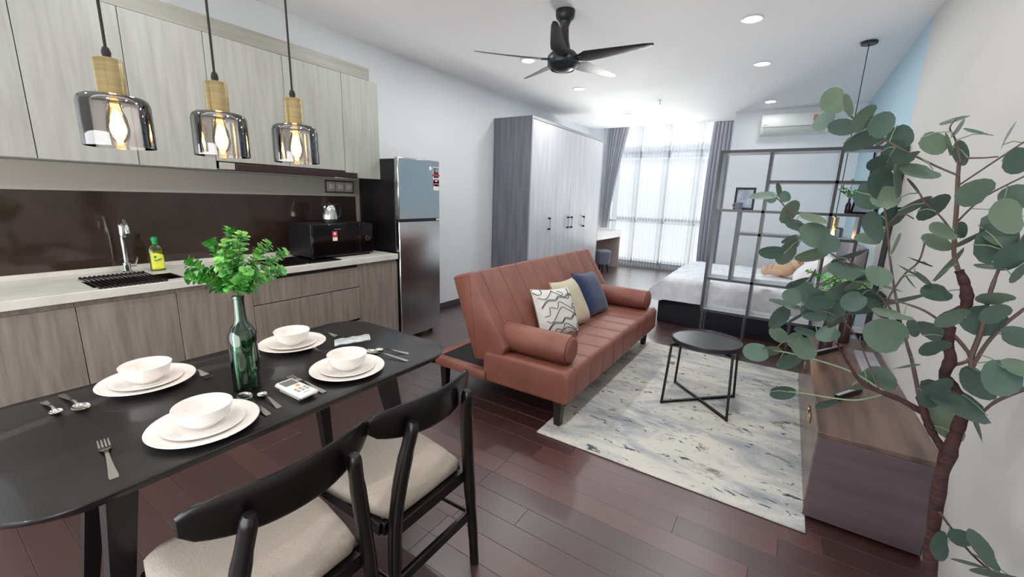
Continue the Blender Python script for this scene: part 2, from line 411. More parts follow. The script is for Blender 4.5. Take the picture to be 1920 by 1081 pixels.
# ------------------------------------------------------------------ room
W, H, YF, YW = 4.316, 2.855, 7.915, 9.62
b = MB().box(-.1, 0, -1.3, 9.9, 0, 3.2); struct('wall_left', b, M_WALL)
b = MB().box(W, W+.1, -1.3, 4.75, 0, H).mat(1).box(W, W+.1, 4.75, YF+.05, 0, H); struct('wall_right', b, [M_WALLB, M_BLUE])
b = MB().box(2.70, W+.1, YF, 9.9, 0, 3.2); struct('wall_far', b, M_WALL)
b = MB().box(-.1, W+.1, -1.4, -1.3, 0, H); struct('wall_back', b, M_WALLB)
b = MB().box(-.1, W+.1, -1.4, 8.6, H, H+.3).box(-.1, 2.71, 8.6, 9.9, 3.15, 3.25); struct('ceiling', b, M_CEIL)
b = MB().box(.001, .013, 3.5, 5.19, 0, .075, .003); struct('baseboard_left', b, M_SKIRT)
b = MB().box(W-.013, W-.001, -1.25, 2.3, 0, .075, .003).box(W-.013, W-.001, 4.6, 5.3, 0, .075, .003); struct('baseboard_right', b, M_SKIRT)
b = MB().box(2.69, 4.3, YF-.013, YF-.001, 0, .075, .003); struct('baseboard_far', b, M_SKIRT)
# parapet wall below / beside the window, window frame with panes
b = MB().box(-.1, .12, YW-.02, YW+.12, 0, 3.2).box(2.62, 2.71, YW-.02, YW+.12, 0, 3.2).box(.12, 2.62, YW-.02, YW+.12, 0, .08)
struct('wall_window', b, M_WALL)
wf = MB()
x0, x1 = .12, 2.62
for z in (.08, .98, 2.36, 3.12): wf.box(x0, x1, YW, YW+.06, z-.0, z+(.15 if z == 2.36 else .05), .004)
for x in (x0, .72, 1.32, 1.95, x1-.05): wf.box(x, x+.045, YW, YW+.06, .08, 3.15, .004)
win = struct('window_1', wf, M_FRAMEW)
win_p = MB()
for i, (xa, xb) in enumerate(((.175, .72), (.775, 1.32), (1.375, 1.95), (2.005, 2.57))):
    for (za, zb) in ((.135, .98), (1.035, 2.36), (2.51, 3.12)):
        part('pane', MB().box(xa, xb, YW+.025, YW+.031, za, zb), M_CLEAR, win, smooth=False)
# floor boards along X
fl = MB().box(-.1, W+.1, -1.4, 9.9, -.06, -.012); FLOOR = struct('floor', fl, M_DARKGAP)
random.seed(11)
PW = .125; row = 0; y = -.3; rest = MB()
def board(mb, xa, xb, ya, yb):
    g, c = .0004, .0011
    xa += g; xb -= g; ya += g; yb -= g
    mb.add([(xa, ya, -.012), (xb, ya, -.012), (xb, yb, -.012), (xa, yb, -.012), (xa, ya, -c), (xb, ya, -c), (xb, yb, -c), (xa, yb, -c),
            (xa+c, ya+c, 0), (xb-c, ya+c, 0), (xb-c, yb-c, 0), (xa+c, yb-c, 0)],
           [(0, 1, 5, 4), (1, 2, 6, 5), (2, 3, 7, 6), (3, 0, 4, 7), (4, 5, 9, 8), (5, 6, 10, 9), (6, 7, 11, 10), (7, 4, 8, 11), (8, 9, 10, 11)])
nb = 0
while y < 9.6:
    x = -random.uniform(0, .8)
    while x < W:
        L_ = random.choice((.75, .9, 1.2, 1.2)); xa, xb = max(x, 0), min(x+L_, W)
        if xb-xa > .05:
            if .2 < y < 6.6 and nb < 290 and (xb > 1.0 or y > 3.2):
                q = MB(); board(q, xa, xb, y, y+PW); part('floor_board', q, M_FLOOR, FLOOR, smooth=False); nb += 1
            else: board(rest, xa, xb, y, y+PW)
        x += L_
    y += PW
for yy in (-1.3, -1.05, -.8, -.55): board(rest, 0, W, yy, yy+.25)
part('floor_boards', rest, M_FLOOR, FLOOR, smooth=False, kind='stuff')

# ------------------------------------------------------------------ kitchen: base units
def door_panel(x, y0, y1, z0, z1, t=.018):
    return MB().box(x-t, x, y0+.0018, y1-.0018, z0, z1, .0015)
XD = .605
lows = [(.27, .706, 'taupe wood-look base cupboard below the left end of the worktop'),
        (.706, 1.14, 'taupe wood-look base cupboard under the sink and drying rack'), (1.14, 1.57, 'taupe wood-look base cupboard behind the green bottle, left of the drawers'),
        None, (2.44, 2.867, 'taupe wood-look base cupboard next to the steel fridge')]
for u in lows:
    if not u: continue
    y0, y1, lb = u
    t = thing('base_cabinet', lb, 'cabinet', (.3, (y0+y1)/2, 0), group='kitchen base units')
    part('carcass', MB().box(.02, XD-.02, y0+.001, y1-.001, .1, .695 if y0 in (.706, 1.14) else .845), M_LOWER, t, smooth=False)
    if y0 in (.706, 1.14): part('front_rail', MB().box(.55, XD-.02, y0+.001, y1-.001, .70, .845), M_LOWER, t, smooth=False)
    part('door', door_panel(XD, y0, y1, .105, .822), M_LOWER, t)
    part('plinth', MB().box(.05, XD-.05, y0+.001, y1-.001, 0, .1), M_DARKGAP, t, smooth=False)
y0, y1 = 1.57, 2.44
t = thing('drawer_unit', 'wide taupe drawer unit under the black hob, between two cupboards', 'cabinet', (.3, 2.0, 0), group='kitchen base units')
part('carcass', MB().box(.02, XD-.02, y0+.001, y1-.001, .1, .845), M_DARKGAP, t, smooth=False)
for (a, c) in ((.655, .822), (.372, .648), (.105, .350)): part('drawer', door_panel(XD, y0, y1, a, c), M_LOWER, t)
part('plinth', MB().box(.05, XD-.05, y0+.001, y1-.001, 0, .1), M_DARKGAP, t, smooth=False)

# worktop with sink cut-out (ring of slabs) and upstand
SX0, SX1, SY0, SY1 = .285, .535, .80, 1.225
t = thing('worktop', 'long white stone kitchen worktop with low upstand', 'worktop', (.3, 1.35, .85))
wt = MB().box(.0, SX0, -.16, 2.867, .852, .9, .002).box(SX1, .62, -.16, 2.867, .852, .9, .002).box(SX0, SX1, -.16, SY0, .852, .9).box(SX0, SX1, SY1, 2.867, .852, .9)
part('slab', wt, M_STONE, t, smooth=False)
part('upstand', MB().box(.001, .022, -.16, 2.30, .9, .932, .002), M_STONE, t)
t = thing('kitchen_sink', 'dark steel sink sunk into the white worktop beneath the drying rack', 'sink', (.41, .97, .7))
k = MB(); d = .012
k.box(SX0, SX1, SY0, SY1, .70, .70+d); k.box(SX0, SX0+d, SY0, SY1, .70, .897); k.box(SX1-d, SX1, SY0, SY1, .70, .897)
k.box(SX0, SX1, SY0, SY0+d, .70, .897); k.box(SX0, SX1, SY1-d, SY1, .70, .897)
M_SINK = pmat('sink_dark', '#4b3d36', .25, metal=.8)
part('basin', k, M_SINK, t, smooth=False)
part('drain', MB().lathe([(.0, .712), (.04, .712), (.042, .716), (.03, .717), (.0, .714)], (.41, 1.1, 0), 20), M_CHROME, t)
solo('sponge', MB().box(.44, .52, .83, .91, .712, .742, .006), M_SPONGE, 'yellow green sponge lying in the sink below the rack', 'sponge')
# roll-up rack
t = thing('drying_rack', 'black roll-up drying rack laid across the sink', 'rack', (.42, .95, .9))
xa, xb = .215, .595
for i in range(15):
    yy = .815+i*.0207
    part('rod', MB().tube([(xa, yy, .908), (xb, yy+.002, .908)], .0042, 6), M_BLACKPL, t)
for xx in (xa, xb):
    q = MB()
    for i in range(15): q.lathe([(.0, -.010), (.0075, -.008), (.0075, .008), (.0, .010)], (xx, .815+i*.0207, .908), 8, 'x')
    q.box(xx-.003, xx+.003, .81, 1.11, .904, .910)
    part('silicone_end', q, M_BLACKPL, t)
# tap
t = thing('tap', 'tall chrome pull-out tap behind the sink', 'tap', (.12, 1.055, .9))
part('base', MB().lathe([(.026, .9), (.026, .906), (.02, .912), (.02, .965), (.016, .97), (0, .97)], (.12, 1.055, 0), 20), M_CHROME, t)
part('spout', MB().tube(smoothpts([(.12, 1.055, .96), (.122, 1.055, 1.05), (.13, 1.054, 1.16), (.16, 1.052, 1.215), (.21, 1.05, 1.235), (.26, 1.048, 1.205), (.275, 1.047, 1.16)], 6), .0125, 12), M_CHROME, t)
part('spray_head', MB().lathe([(.0, 1.235), (.009, 1.232), (.017, 1.205), (.018, 1.14), (.0155, 1.13), (0, 1.13)], (.145, 1.054, 0), 16), M_STEEL, t)
part('lever', MB().lathe([(.0, .0), (.013, .002), (.013, .03), (.0, .033)], (.12, 1.07, .945), 12, 'y').tube([(.12, 1.098, .945), (.135, 1.105, .975), (.15, 1.11, 1.0)], [.007, .006, .005], 8), M_CHROME, t)
# dish soap
sx, sy = .165, 1.2
t = thing('soap_bottle', 'yellow dish soap bottle with green cap beside the tap', 'bottle', (sx, sy, .9))
body = [(.001, .9), (.033, .9), (.037, .906), (.036, .97), (.0345, .99), (.037, 1.01), (.0365, 1.045), (.030, 1.062), (.017, 1.072), (.014, 1.076), (.001, 1.076)]
part('body', MB().lathe(body, (sx, sy, 0), 24, sx=.62, sy=1.08), M_YELL, t)
part('soap', MB().lathe([(.001, .902), (.031, .903), (.034, .908), (.033, .97), (.0315, .99), (.034, 1.01), (.033, 1.03), (.001, 1.03)], (sx, sy, 0), 24, sx=.6, sy=1.05), M_YEL, t)
part('cap', MB().lathe([(.015, 1.076), (.016, 1.078), (.014, 1.094), (.018, 1.098), (.018, 1.118), (.012, 1.124), (0, 1.124)], (sx, sy, 0), 16), M_GREENCAP, t)
M_LAB = pmat('soap_label', '#e9e85a', .4, col2='#d8e04a', scale=(40, 40, 40))
def labf(u, v):
    a = (u-.5)*1.9; z = .915+v*(.105-.03*max(0, u-.45))
    return (sx+.0385*.62*math.cos(a)+.0006, sy+.0385*1.08*math.sin(a), z)
lab = part('label', MB().grid(labf, 12, 4), M_LAB, t)
M_PRB = pmat('label_blue', '#27406b', .5)
Rx = Matrix(((0, 0, 1, 0), (1, 0, 0, 0), (0, 1, 0, 0), (0, 0, 0, 1)))   # text facing +x, running along +y
def face_x(x, y, z, tilt=0): return Matrix.Translation((x, y, z)) @ Rx @ Matrix.Rotation(tilt, 4, 'Z')
part('lettering', text_mesh('Sunlight', .0135, face_x(sx+.0255, sy, .975, .25)), M_PRB, lab, smooth=False)
part('emblem', MB().lathe([(0, 0), (.007, .0), (.007, .001), (0, .001)], (sx+.0245, sy-.014, .995), 12, 'x'), M_GREENCAP, lab)

# splashback, strip, wall sockets
solo('splashback', MB().box(.001, .009, -.16, 2.30, .932, 1.408).box(.001, .009, 2.30, 2.88, .9, 1.408), M_SPLASH, 'glossy dark brown glass splashback behind the worktop', 'splashback', smooth=False)
solo('wall_strip', MB().box(.001, .02, -.16, 2.88, 1.409, 1.572, .002).box(.001, .012, 2.882, 2.93, .9, 1.572), M_STRIP, 'pale grey strip on the wall above the dark splashback', 'trim')
t = thing('socket_plate', 'row of three wall sockets under the hood at the right', 'socket', (.03, 2.7, 1.45))
part('backplate', MB().box(.020, .028, 2.545, 2.855, 1.438, 1.556, .003), pmat('socket_back', '#4d4240', .4), t)
for i in range(3):
    y = 2.562+i*.094
    s_ = part('socket', MB().box(.028, .036, y, y+.088, 1.452, 1.54, .003), M_STRIP, t)
    part('rocker', MB().box(.036, .040, y+.02, y+.068, 1.475, 1.52, .002), M_ACG, s_)

# upper cabinets
ups = [(.28, .7225, 1.576, 'pale wall cupboard above the left end of the worktop'), (.7225, 1.134, 1.576, 'pale wall cupboard behind the nearest pendant lamp'),
       (1.134, 1.545, 1.576, 'pale wall cupboard between the first and second pendant lamps, left of the hood'), (1.545, 2.05, 1.635, 'pale wall cupboard over the left half of the dark hood'),
       (2.05, 2.5415, 1.635, 'pale wall cupboard over the right half of the dark hood'), (2.5415, 2.916, 1.58, 'narrow pale wall cupboard at the end beside the fridge')]
for (y0, y1, zb, lb) in ups:
    t = thing('wall_cabinet', lb, 'cabinet', (.17, (y0+y1)/2, zb), group='kitchen wall units')
    part('carcass', MB().box(.001, .331, y0+.001, y1-.0005, zb, 2.42), M_UPPER, t, smooth=False)
    part('door', MB().box(.332, .35, y0+.0018, y1-.0018, zb-.004, 2.419, .0015), M_UPPER, t)
solo('cornice', MB().box(.001, .345, -.16, 2.833, 2.421, 2.522, .002), M_UPPER2, 'grey filler panel running along the top of the wall cupboards', 'cornice')
t = thing('range_hood', 'slim dark brown range hood under the wall cupboards', 'hood', (.2, 2.1, 1.57))
part('body', MB().box(.03, .345, 1.56, 2.535, 1.58, 1.632, .003), M_HOOD, t)
part('visor', MB().box(.28, .362, 1.66, 2.655, 1.574, 1.618, .003), M_HOOD, t)
part('side_cap', MB().box(.30, .358, 1.56, 1.655, 1.577, 1.622, .003), M_STRIP, t, label='pale grey end piece')
part('lamp', MB().box(.30, .34, 2.46, 2.56, 1.566, 1.574, .002), M_WHITE, t)
solo('hob', MB().box(.2, .59, 1.75, 2.29, .9005, .9075, .002), M_BLACKGL, 'black glass hob set in the white worktop', 'hob')

# microwave
t = thing('microwave', 'black microwave oven standing on the worktop next to the fridge', 'microwave', (.25, 2.43, .9))
part('case', MB().box(.10, .44, 2.125, 2.72, .912, 1.185, .006), M_BLACKPL, t)
part('door', MB().box(.44, .458, 2.128, 2.57, .914, 1.183, .003), M_BLACKGL, t)
cp = part('control_panel', MB().box(.44, .456, 2.574, 2.718, .914, 1.183, .003), M_BLACKGL, t)
part('dial', MB().lathe([(.026, 0), (.026, .014), (.021, .018), (0, .018)], (.456, 2.648, 1.05), 20, 'x'), M_BLACKPL, cp)
part('dial_mark', MB().tube([(.476, 2.648+.02*math.cos(a), 1.05+.02*math.sin(a)) for a in [-.9+.2*i for i in range(10)]], .0016, 5), M_CHROME, cp)
st = part('energy_sticker', MB().box(.458, .4588, 2.305, 2.352, 1.075, 1.125), M_RED, t, label='red energy sticker')
part('sticker_base', MB().box(.458, .4589, 2.307, 2.350, 1.045, 1.074), M_STW, st)
part('star', MB().lathe([(0, 0), (.012, 0), (.012, .0006), (0, .0006)], (.4588, 2.328, 1.105), 10, 'x'), M_STW, st)
part('badge', MB().box(.458, .4586, 2.325, 2.385, 1.138, 1.143), M_CHROME, t)
for (xx, yy) in ((.13, 2.15), (.42, 2.15), (.13, 2.69), (.42, 2.69)): part('foot', MB().lathe([(.012, .9), (.012, .913), (0, .913)], (xx, yy, 0), 10), M_BLACKPL, t)
# kettle
kx, ky, kz = .26, 2.425, 1.185
t = thing('kettle', 'shiny steel electric kettle standing on top of the microwave', 'kettle', (kx, ky, kz))
part('base', MB().lathe([(.07, 0), (.075, .004), (.075, .02), (.068, .026), (0, .026)], (kx, ky, kz), 28), M_BLACKPL, t)
part('body', MB().lathe([(.066, .027), (.069, .03), (.067, .07), (.058, .125), (.05, .148), (.047, .15), (.043, .15), (.0, .149)], (kx, ky, kz), 32), M_CHROME, t)
part('lid', MB().lathe([(.042, .15), (.04, .158), (.012, .164), (.01, .176), (0, .177)], (kx, ky, kz), 20), M_BLACKPL, t)
part('spout', MB().rings([[(kx+.0, ky-.04, kz+.15), (kx+.016, ky-.04, kz+.14), (kx, ky-.045, kz+.115), (kx-.016, ky-.04, kz+.14)], [(kx, ky-.075, kz+.16), (kx+.01, ky-.075, kz+.152), (kx, ky-.072, kz+.14), (kx-.01, ky-.075, kz+.152)]]), M_CHROME, t)
part('handle', MB().tube(smoothpts([(kx, ky+.04, kz+.148), (kx, ky+.085, kz+.15), (kx, ky+.105, kz+.11), (kx, ky+.095, kz+.05), (kx, ky+.062, kz+.04)], 5), .009, 8), M_BLACKPL, t)

# fridge
t = thing('fridge', 'tall two-door stainless steel fridge with black sides', 'fridge', (.31, 3.18, 0))
FY0, FY1 = 2.909, 3.459
part('body', MB().box(.03, .545, FY0+.004, FY1-.004, .05, 1.765, .006), M_BLACKPL, t)
fd = part('freezer_door', MB().box(.547, .599, FY0, FY1, 1.212, 1.78, .008), M_STEEL, t)
ld = part('fridge_door', MB().box(.547, .599, FY0, FY1, .045, 1.196, .008), M_STEEL, t)
part('handle_recess', MB().box(.56, .592, FY0+.01, FY1-.05, 1.196, 1.212).box(.585, .606, FY0-.012, FY1-.07, 1.2, 1.21, .002), M_BLACKPL, t)
for yy in (FY0+.05, FY1-.05): part('foot', MB().lathe([(.02, 0), (.02, .05), (0, .05)], (.5, yy, 0), 10).lathe([(.02, 0), (.02, .05), (0, .05)], (.08, yy, 0), 10), M_BLACKPL, t)
XS = .5995
s1 = part('warranty_sticker', MB().box(XS, XS+.0006, 3.362, 3.448, 1.605, 1.722, .0), M_STW, fd, label='white sticker with black number panel')
q = MB().box(XS+.0006, XS+.0012, 3.370, 3.440, 1.617, 1.714)
part('sticker_panel', q, M_STK, fd)
part('sticker_number', text_mesh('10', .052, face_x(XS+.002, 3.405, 1.688)), M_STW, fd, smooth=False)
part('sticker_ribbon', MB().box(XS+.0013, XS+.0024, 3.356, 3.453, 1.632, 1.652), M_RED, fd)
part('energy_sticker', MB().box(XS, XS+.0008, 3.366, 3.448, 1.535, 1.592).lathe([(0, 0), (.036, 0), (.036, .0008), (0, .0008)], (XS, 3.407, 1.572), 18, 'x'), M_RED, fd, label='red energy rating sticker')
part('sticker_base', MB().box(XS, XS+.0010, 3.368, 3.446, 1.495, 1.534), M_STW, fd)
part('star', MB().box(XS+.0008, XS+.0014, 3.392, 3.42, 1.578, 1.594).box(XS+.001, XS+.0016, 3.376, 3.438, 1.556, 1.562), M_STW, fd)
part('round_sticker', MB().box(XS, XS+.0006, 3.31, 3.342, 1.69, 1.722), M_STW, fd)
part('badge', MB().box(XS, XS+.0012, 3.375, 3.44, 1.737, 1.747), M_CHROME, fd)

# ------------------------------------------------------------------ pendants over the table
def pendant(name, x, y, ztop, zs, label, group=None):
    """zs = z of shade bottom"""
    t = thing(name, label, 'pendant lamp', (x, y, zs), group=group)
    z = zs
    part('cord', MB().tube([(x, y, z+.26), (x, y, ztop)], .0036, 8), M_CORD, t)
    part('cord_grip', MB().lathe([(.004, .262), (.008, .258), (.011, .246), (.009, .236), (.0105, .23), (0, .23)], (x, y, z), 12), M_CORD, t)
    part('socket_cap', MB().lathe([(0, .231), (.03, .231), (.0325, .228), (.0325, .14), (.030, .138), (.030, .2), (0, .2)], (x, y, z), 32), M_BRASS, t)
    R = .079
    part('shade', MB().lathe([(R, 0), (R+.0005, .003), (R, .115), (R-.004, .128), (R-.013, .135), (.036, .138), (.034, .137), (.036, .1345), (R-.0135, .1325), (R-.0062, .126), (R-.0028, .114), (R-.0028, .0), (R, 0)], (x, y, z), 48, cap=False), M_SMOKE, t)
    bl = part('bulb', MB().lathe([(.0, .012), (.010, .014), (.022, .028), (.026, .05), (.022, .082), (.014, .105), (.013, .138), (0, .14)], (x, y, z), 20), M_BULBG, t)
    part('filament', MB().lathe([(0, .026), (.009, .032), (.0155, .05), (.013, .08), (.006, .1), (0, .102)], (x, y, z), 12), M_BULB, bl)
    part('bulb_collar', MB().lathe([(.0145, .128), (.0145, .2), (0, .2)], (x, y, z), 14), M_BRASS, t)
    l = bpy.data.lights.new('bulb_light', 'POINT'); l.energy = 2.2; l.color = (1, .68, .35); l.shadow_soft_size = .02
    lo = bpy.data.objects.new('bulb_light', l); COL.objects.link(lo); lo.location = (x, y, z+.055)
    return t
for y, lb in ((.62, 'nearest of the three smoked glass pendant lamps over the dining table'), (.881, 'middle of the three smoked glass pendant lamps over the dining table'), (1.137, 'third smoked glass pendant lamp over the table, closest to the fridge')):
    pendant('pendant_lamp', 2.02, y, 2.854, 1.556, lb, 'pendant lamps over the dining table')
pendant('bedside_pendant', 3.997, 5.169, 2.832, 1.135, 'smoked glass pendant lamp hanging beside the bed, behind the open shelf')
solo('ceiling_canopy', MB().lathe([(.058, 2.832), (.062, 2.836), (.062, 2.85), (.055, 2.854), (0, 2.854)], (3.997, 5.169, 0), 28), M_FAN, 'round dark ceiling rose above the bedside pendant', 'canopy')

# ------------------------------------------------------------------ dining table
TZ = .75
def top_outline(n=10):
    x0, x1, y0, y1, r = 1.628, 2.412, .215, 1.612, .14
    out = []
    for (cx, cy, a0) in ((x1-r, y0+r, -PI/2), (x1-r, y1-r, 0), (x0+r, y1-r, PI/2), (x0+r, y0+r, PI)):
        for i in range(n+1):
            a = a0+PI/2*i/n; out.append((cx+r*math.cos(a), cy+r*math.sin(a)))
    # slight bow of the short ends
    return [(x, y+(.02 if y > .9 else -.02)*(1-((x-2.02)/.4)**2)) for x, y in out]
t = thing('dining_table', 'long black dining table with rounded corners, laid for four', 'table', (2.02, .915, 0))
ol = top_outline(); cxy = (2.02, .915)
def sc(k): return [(cxy[0]+(x-cxy[0])*k, cxy[1]+(y-cxy[1])*k) for x, y in ol]
part('table_top', MB().rings([[(x, y, TZ-.03) for x, y in sc(.955)], [(x, y, TZ-.012) for x, y in sc(.995)], [(x, y, TZ-.003) for x, y in ol], [(x, y, TZ) for x, y in sc(.994)]]), M_TABLE, t)
part('apron', MB().box(1.80, 2.24, .48, .50, .66, TZ-.03).box(1.80, 2.24, 1.33, 1.35, .66, TZ-.03).box(1.80, 1.82, .48, 1.35, .66, TZ-.03).box(2.22, 2.24, .48, 1.35, .66, TZ-.03), M_TABLE, t)
for (tx, ty, fx, fy) in ((2.215, 1.345, 2.275, 1.455), (1.825, 1.265, 1.735, 1.36), (2.215, .455, 2.285, .36), (1.825, .5, 1.765, .40)):
    rr = []
    for (z, w) in ((0, .019), (.35, .025), (TZ-.031, .036)):
        k = z/(TZ-.03); x = fx+(tx-fx)*k; y = fy+(ty-fy)*k
        rr.append([(x-w, y-w, z), (x+w, y-w, z), (x+w, y+w, z), (x-w, y+w, z)])
    part('leg', MB().rings(rr), M_TABLE, t)

# ------------------------------------------------------------------ dining chairs (local: front is -x)
def chair():
    t = thing('dining_chair', 'dark dining chair', 'chair', (2.52, 1.115, 0))
    def outline(k, z, dz=0):
        pts = []
        for (x, y) in ((-.225, -.19), (-.225, -.1), (-.225, 0), (-.225, .1), (-.225, .19), (-.205, .225), (-.16, .235), (0, .222), (.13, .2), (.19, .185), (.205, .16), (.208, 0), (.205, -.16), (.19, -.185), (.13, -.2), (0, -.222), (-.16, -.235), (-.205, -.225)):
            pts.append((x*k, y*k*.915, z+dz*abs(y)/.235))
        return pts
    part('seat', MB().rings([outline(.97, .432), outline(1, .442), outline(1.0, .458, .006), outline(.96, .470, .008), outline(.8, .474, .010), outline(.4, .471, .006)]), M_FABRIC, t, local=True, ang=60)
    part('rear_rail', MB().box(.195, .226, -.165, .165, .385, .43, .003), M_CHAIR, t, local=True)
    part('seat_frame', MB().box(-.19, .175, -.195, -.17, .385, .432, .003).box(-.19, .175, .17, .195, .385, .432, .003).box(-.2, -.175, -.2, .2, .385, .432, .003).box(.165, .19, -.185, .185, .385, .432, .003), M_CHAIR, t, local=True)
    for s in (-1, 1):
        pts = [(.25, .204*s, .0), (.244, .197*s, .16), (.236, .187*s, .33), (.234, .178*s, .45), (.238, .164*s, .56), (.250, .146*s, .67), (.262, .132*s, .75), (.268, .127*s, .79)]
        part('rear_leg', MB().tube(smoothpts(pts, 3), [.0165]*3+[.018]*3+[.0205]*6+[.0215]*4+[.019]*4+[.0165, .012], 10, flat=1.15), M_CHAIR, t, local=True)
        part('front_leg', MB().tube([(-.215, .215*s, 0), (-.195, .205*s, .2), (-.185, .2*s, .432)], [.014, .018, .021], 10), M_CHAIR, t, local=True)
        part('side_stretcher', MB().tube([(-.197, .205*s, .21), (.236, .19*s, .235)], .008, 8), M_CHAIR, t, local=True)
    part('rear_stretcher', MB().box(.226, .246, -.186, .186, .215, .255, .004), M_CHAIR, t, local=True)
    def back(u, v):
        y = (u-.5)*.454; e = abs(u-.5)*2
        x = .246-.062*e*e
        hh = .120*(1-.42*e**3)*(1-.35*max(0, (e-.93)/.07)**2)
        zc = .776+.010*e*e
        a = 2*PI*v; c, s_ = math.cos(a), math.sin(a)
        sg = lambda q, p: math.copysign(abs(q)**p, q)
        return (x+.0115*sg(c, .6)*(1-.25*e)-.10*(sg(s_, .6)*hh/2)*-.35, y, zc+sg(s_, .55)*hh/2)
    part('backrest', MB().rings([[back(i/20, j/18) for j in range(18)] for i in range(21)]), M_CHAIR, t, local=True, ang=50)
    return t
c1 = chair(); c1['label'] = 'dark wood chair with beige seat at the table corner nearest the sofa'; c1['group'] = 'dining chairs'
c2 = copy_tree(c1, (2.52, .655, 0), .0, 'dark wood chair with beige seat closest to the camera at the bottom of the photo')

# ------------------------------------------------------------------ place settings
def plate(name, c, R, z, h, label, cat, group):
    prof = [(0, z), (R*.56, z), (R*.60, z+.002), (R*.72, z+h*.45), (R*.985, z+h), (R, z+h+.0012), (R*.985, z+h+.003), (R*.72, z+h*.45+.004), (R*.58, z+.0048), (0, z+.0045)]
    return solo(name, MB().lathe(prof, (c[0], c[1], 0), 48), M_CHINA, label, cat, group)
def bowl(c, z, label):
    r = .076
    prof = [(0, z), (.036, z), (.038, z+.004), (.046, z+.008), (.064, z+.026), (.073, z+.05), (r, z+.062), (r-.0015, z+.0632), (r-.003, z+.062), (.069, z+.05), (.060, z+.028), (.042, z+.0115), (0, z+.010)]
    return solo('bowl', MB().lathe(prof, (c[0], c[1], 0), 48), M_CHINA, label, 'bowl', 'white soup bowls on the table')
SET = [((1.772, .655), 'at the wall-side setting left of the bottle'), ((2.262, .647), 'at the front setting nearest the camera'),
       ((1.80, 1.178), 'at the wall-side setting right of the bottle'), ((2.24, 1.155), 'at the front setting nearest the sofa')]
for c, w in SET:
    plate('dinner_plate', c, .142, TZ+.0005, .016, 'large white dinner plate '+w, 'plate', 'white dinner plates')
    plate('side_plate', c, .105, TZ+.0060, .0125, 'white side plate under the bowl '+w, 'plate', 'white side plates')
    bowl(c, TZ+.0115, 'white soup bowl '+w)

def strip(secs):
    """secs: (x, width, z, thick)"""
    return MB().rings([[(x, -w/2, z), (x, w/2, z), (x, w/2, z+t_), (x, -w/2, z+t_)] for x, w, z, t_ in secs])
def fork(head, tail, label):
    L = math.dist(head, tail); k = L/.2
    a = math.atan2(tail[1]-head[1], tail[0]-head[0])
    t = thing('fork', label, 'fork', (head[0], head[1], TZ+.0004), a, 'steel forks on the table')
    part('handle', strip([(.068*k, .010, .008, .002), (.085*k, .0075, .011, .0025), (.11*k, .0085, .009, .0025), (.15*k, .013, .004, .0025), (.19*k, .019, .001, .003), (.2*k, .016, .0, .003)]), M_CUT, t, local=True)
    part('head', strip([(.036*k, .026, .0015, .0018), (.046*k, .026, .0025, .002), (.056*k, .022, .0045, .002), (.068*k, .010, .008, .002)]), M_CUT, t, local=True)
    for i in range(4):
        y = (i-1.5)*.0070; q = strip([(0, .0026, .006, .0012), (.01*k, .0036, .003, .0016), (.037*k, .0044, .0015, .0018)])
        q.v = [(x, yy+y, z) for x, yy, z in q.v]; part('tine', q, M_CUT, t, local=True)
    return t
def spoon(head, tail, bw, label, group):
    L = math.dist(head, tail); k = L/.2; a = math.atan2(tail[1]-head[1], tail[0]-head[0])
    t = thing('spoon', label, 'spoon', (head[0], head[1], TZ+.0004), a, group)
    bl = .062*k if bw > .035 else .052*k
    part('handle', strip([(bl*.97, .008, .0075, .002), (bl*1.25, .0065, .0125, .0025), (.11*k, .008, .010, .0025), (.15*k, .013, .005, .0025), (.19*k, .018, .001, .003), (.2*k, .015, .0, .003)]), M_CUT, t, local=True)
    vs = []; n = 20; rr = []
    for f, z in ((1.0, .0085), (.97, .0093), (.85, .0055), (.6, .0022), (.3, .0012), (.0, .001)):
        rr.append([(bl/2+bl/2*f*math.cos(2*PI*i/n), bw/2*f*math.sin(2*PI*i/n)*(1+.1*-math.cos(2*PI*i/n)), z) for i in range(n)])
    und = [[(p[0], p[1], max(0, p[2]-.0015)) for p in r] for r in reversed(rr[1:])]
    part('bowl', MB().rings(und+rr, cap=False), M_CUT, t, local=True)
    return t
fork((2.128, .45), (2.356, .418), 'steel fork lying alone by the near table edge, left of the nearest plates')
fork((2.125, .981), (2.345, .984), 'steel fork half hidden under the white remote control')
fork((1.905, .803), (1.69, .79), 'steel fork between the wall-side plates, left of the green bottle')
fork((1.885, 1.378), (1.665, 1.34), 'steel fork beside the far wall-side plates, nearest the fridge')
spoon((2.132, .806), (2.347, .789), .044, 'large steel spoon right of the nearest plates, reflecting the lamps', 'steel table spoons')
spoon((2.18, .845), (2.329, .833), .031, 'small steel teaspoon next to the large spoon, in front of the bottle', 'steel teaspoons')
spoon((2.125, 1.33), (2.36, 1.363), .044, 'large steel spoon at the table end by the sofa, partly behind plates', 'steel table spoons')
spoon((2.15, 1.365), (2.30, 1.424), .031, 'small steel teaspoon crossing the large spoon at the table end', 'steel teaspoons')
spoon((1.868, .468), (1.665, .452), .044, 'large steel spoon at the left of the wall-side plates', 'steel table spoons')
spoon((1.838, .415), (1.69, .408), .031, 'small steel teaspoon at the far left of the table', 'steel teaspoons')
spoon((1.845, 1.005), (1.66, .985), .031, 'steel spoon mostly hidden behind the green bottle', 'steel teaspoons')

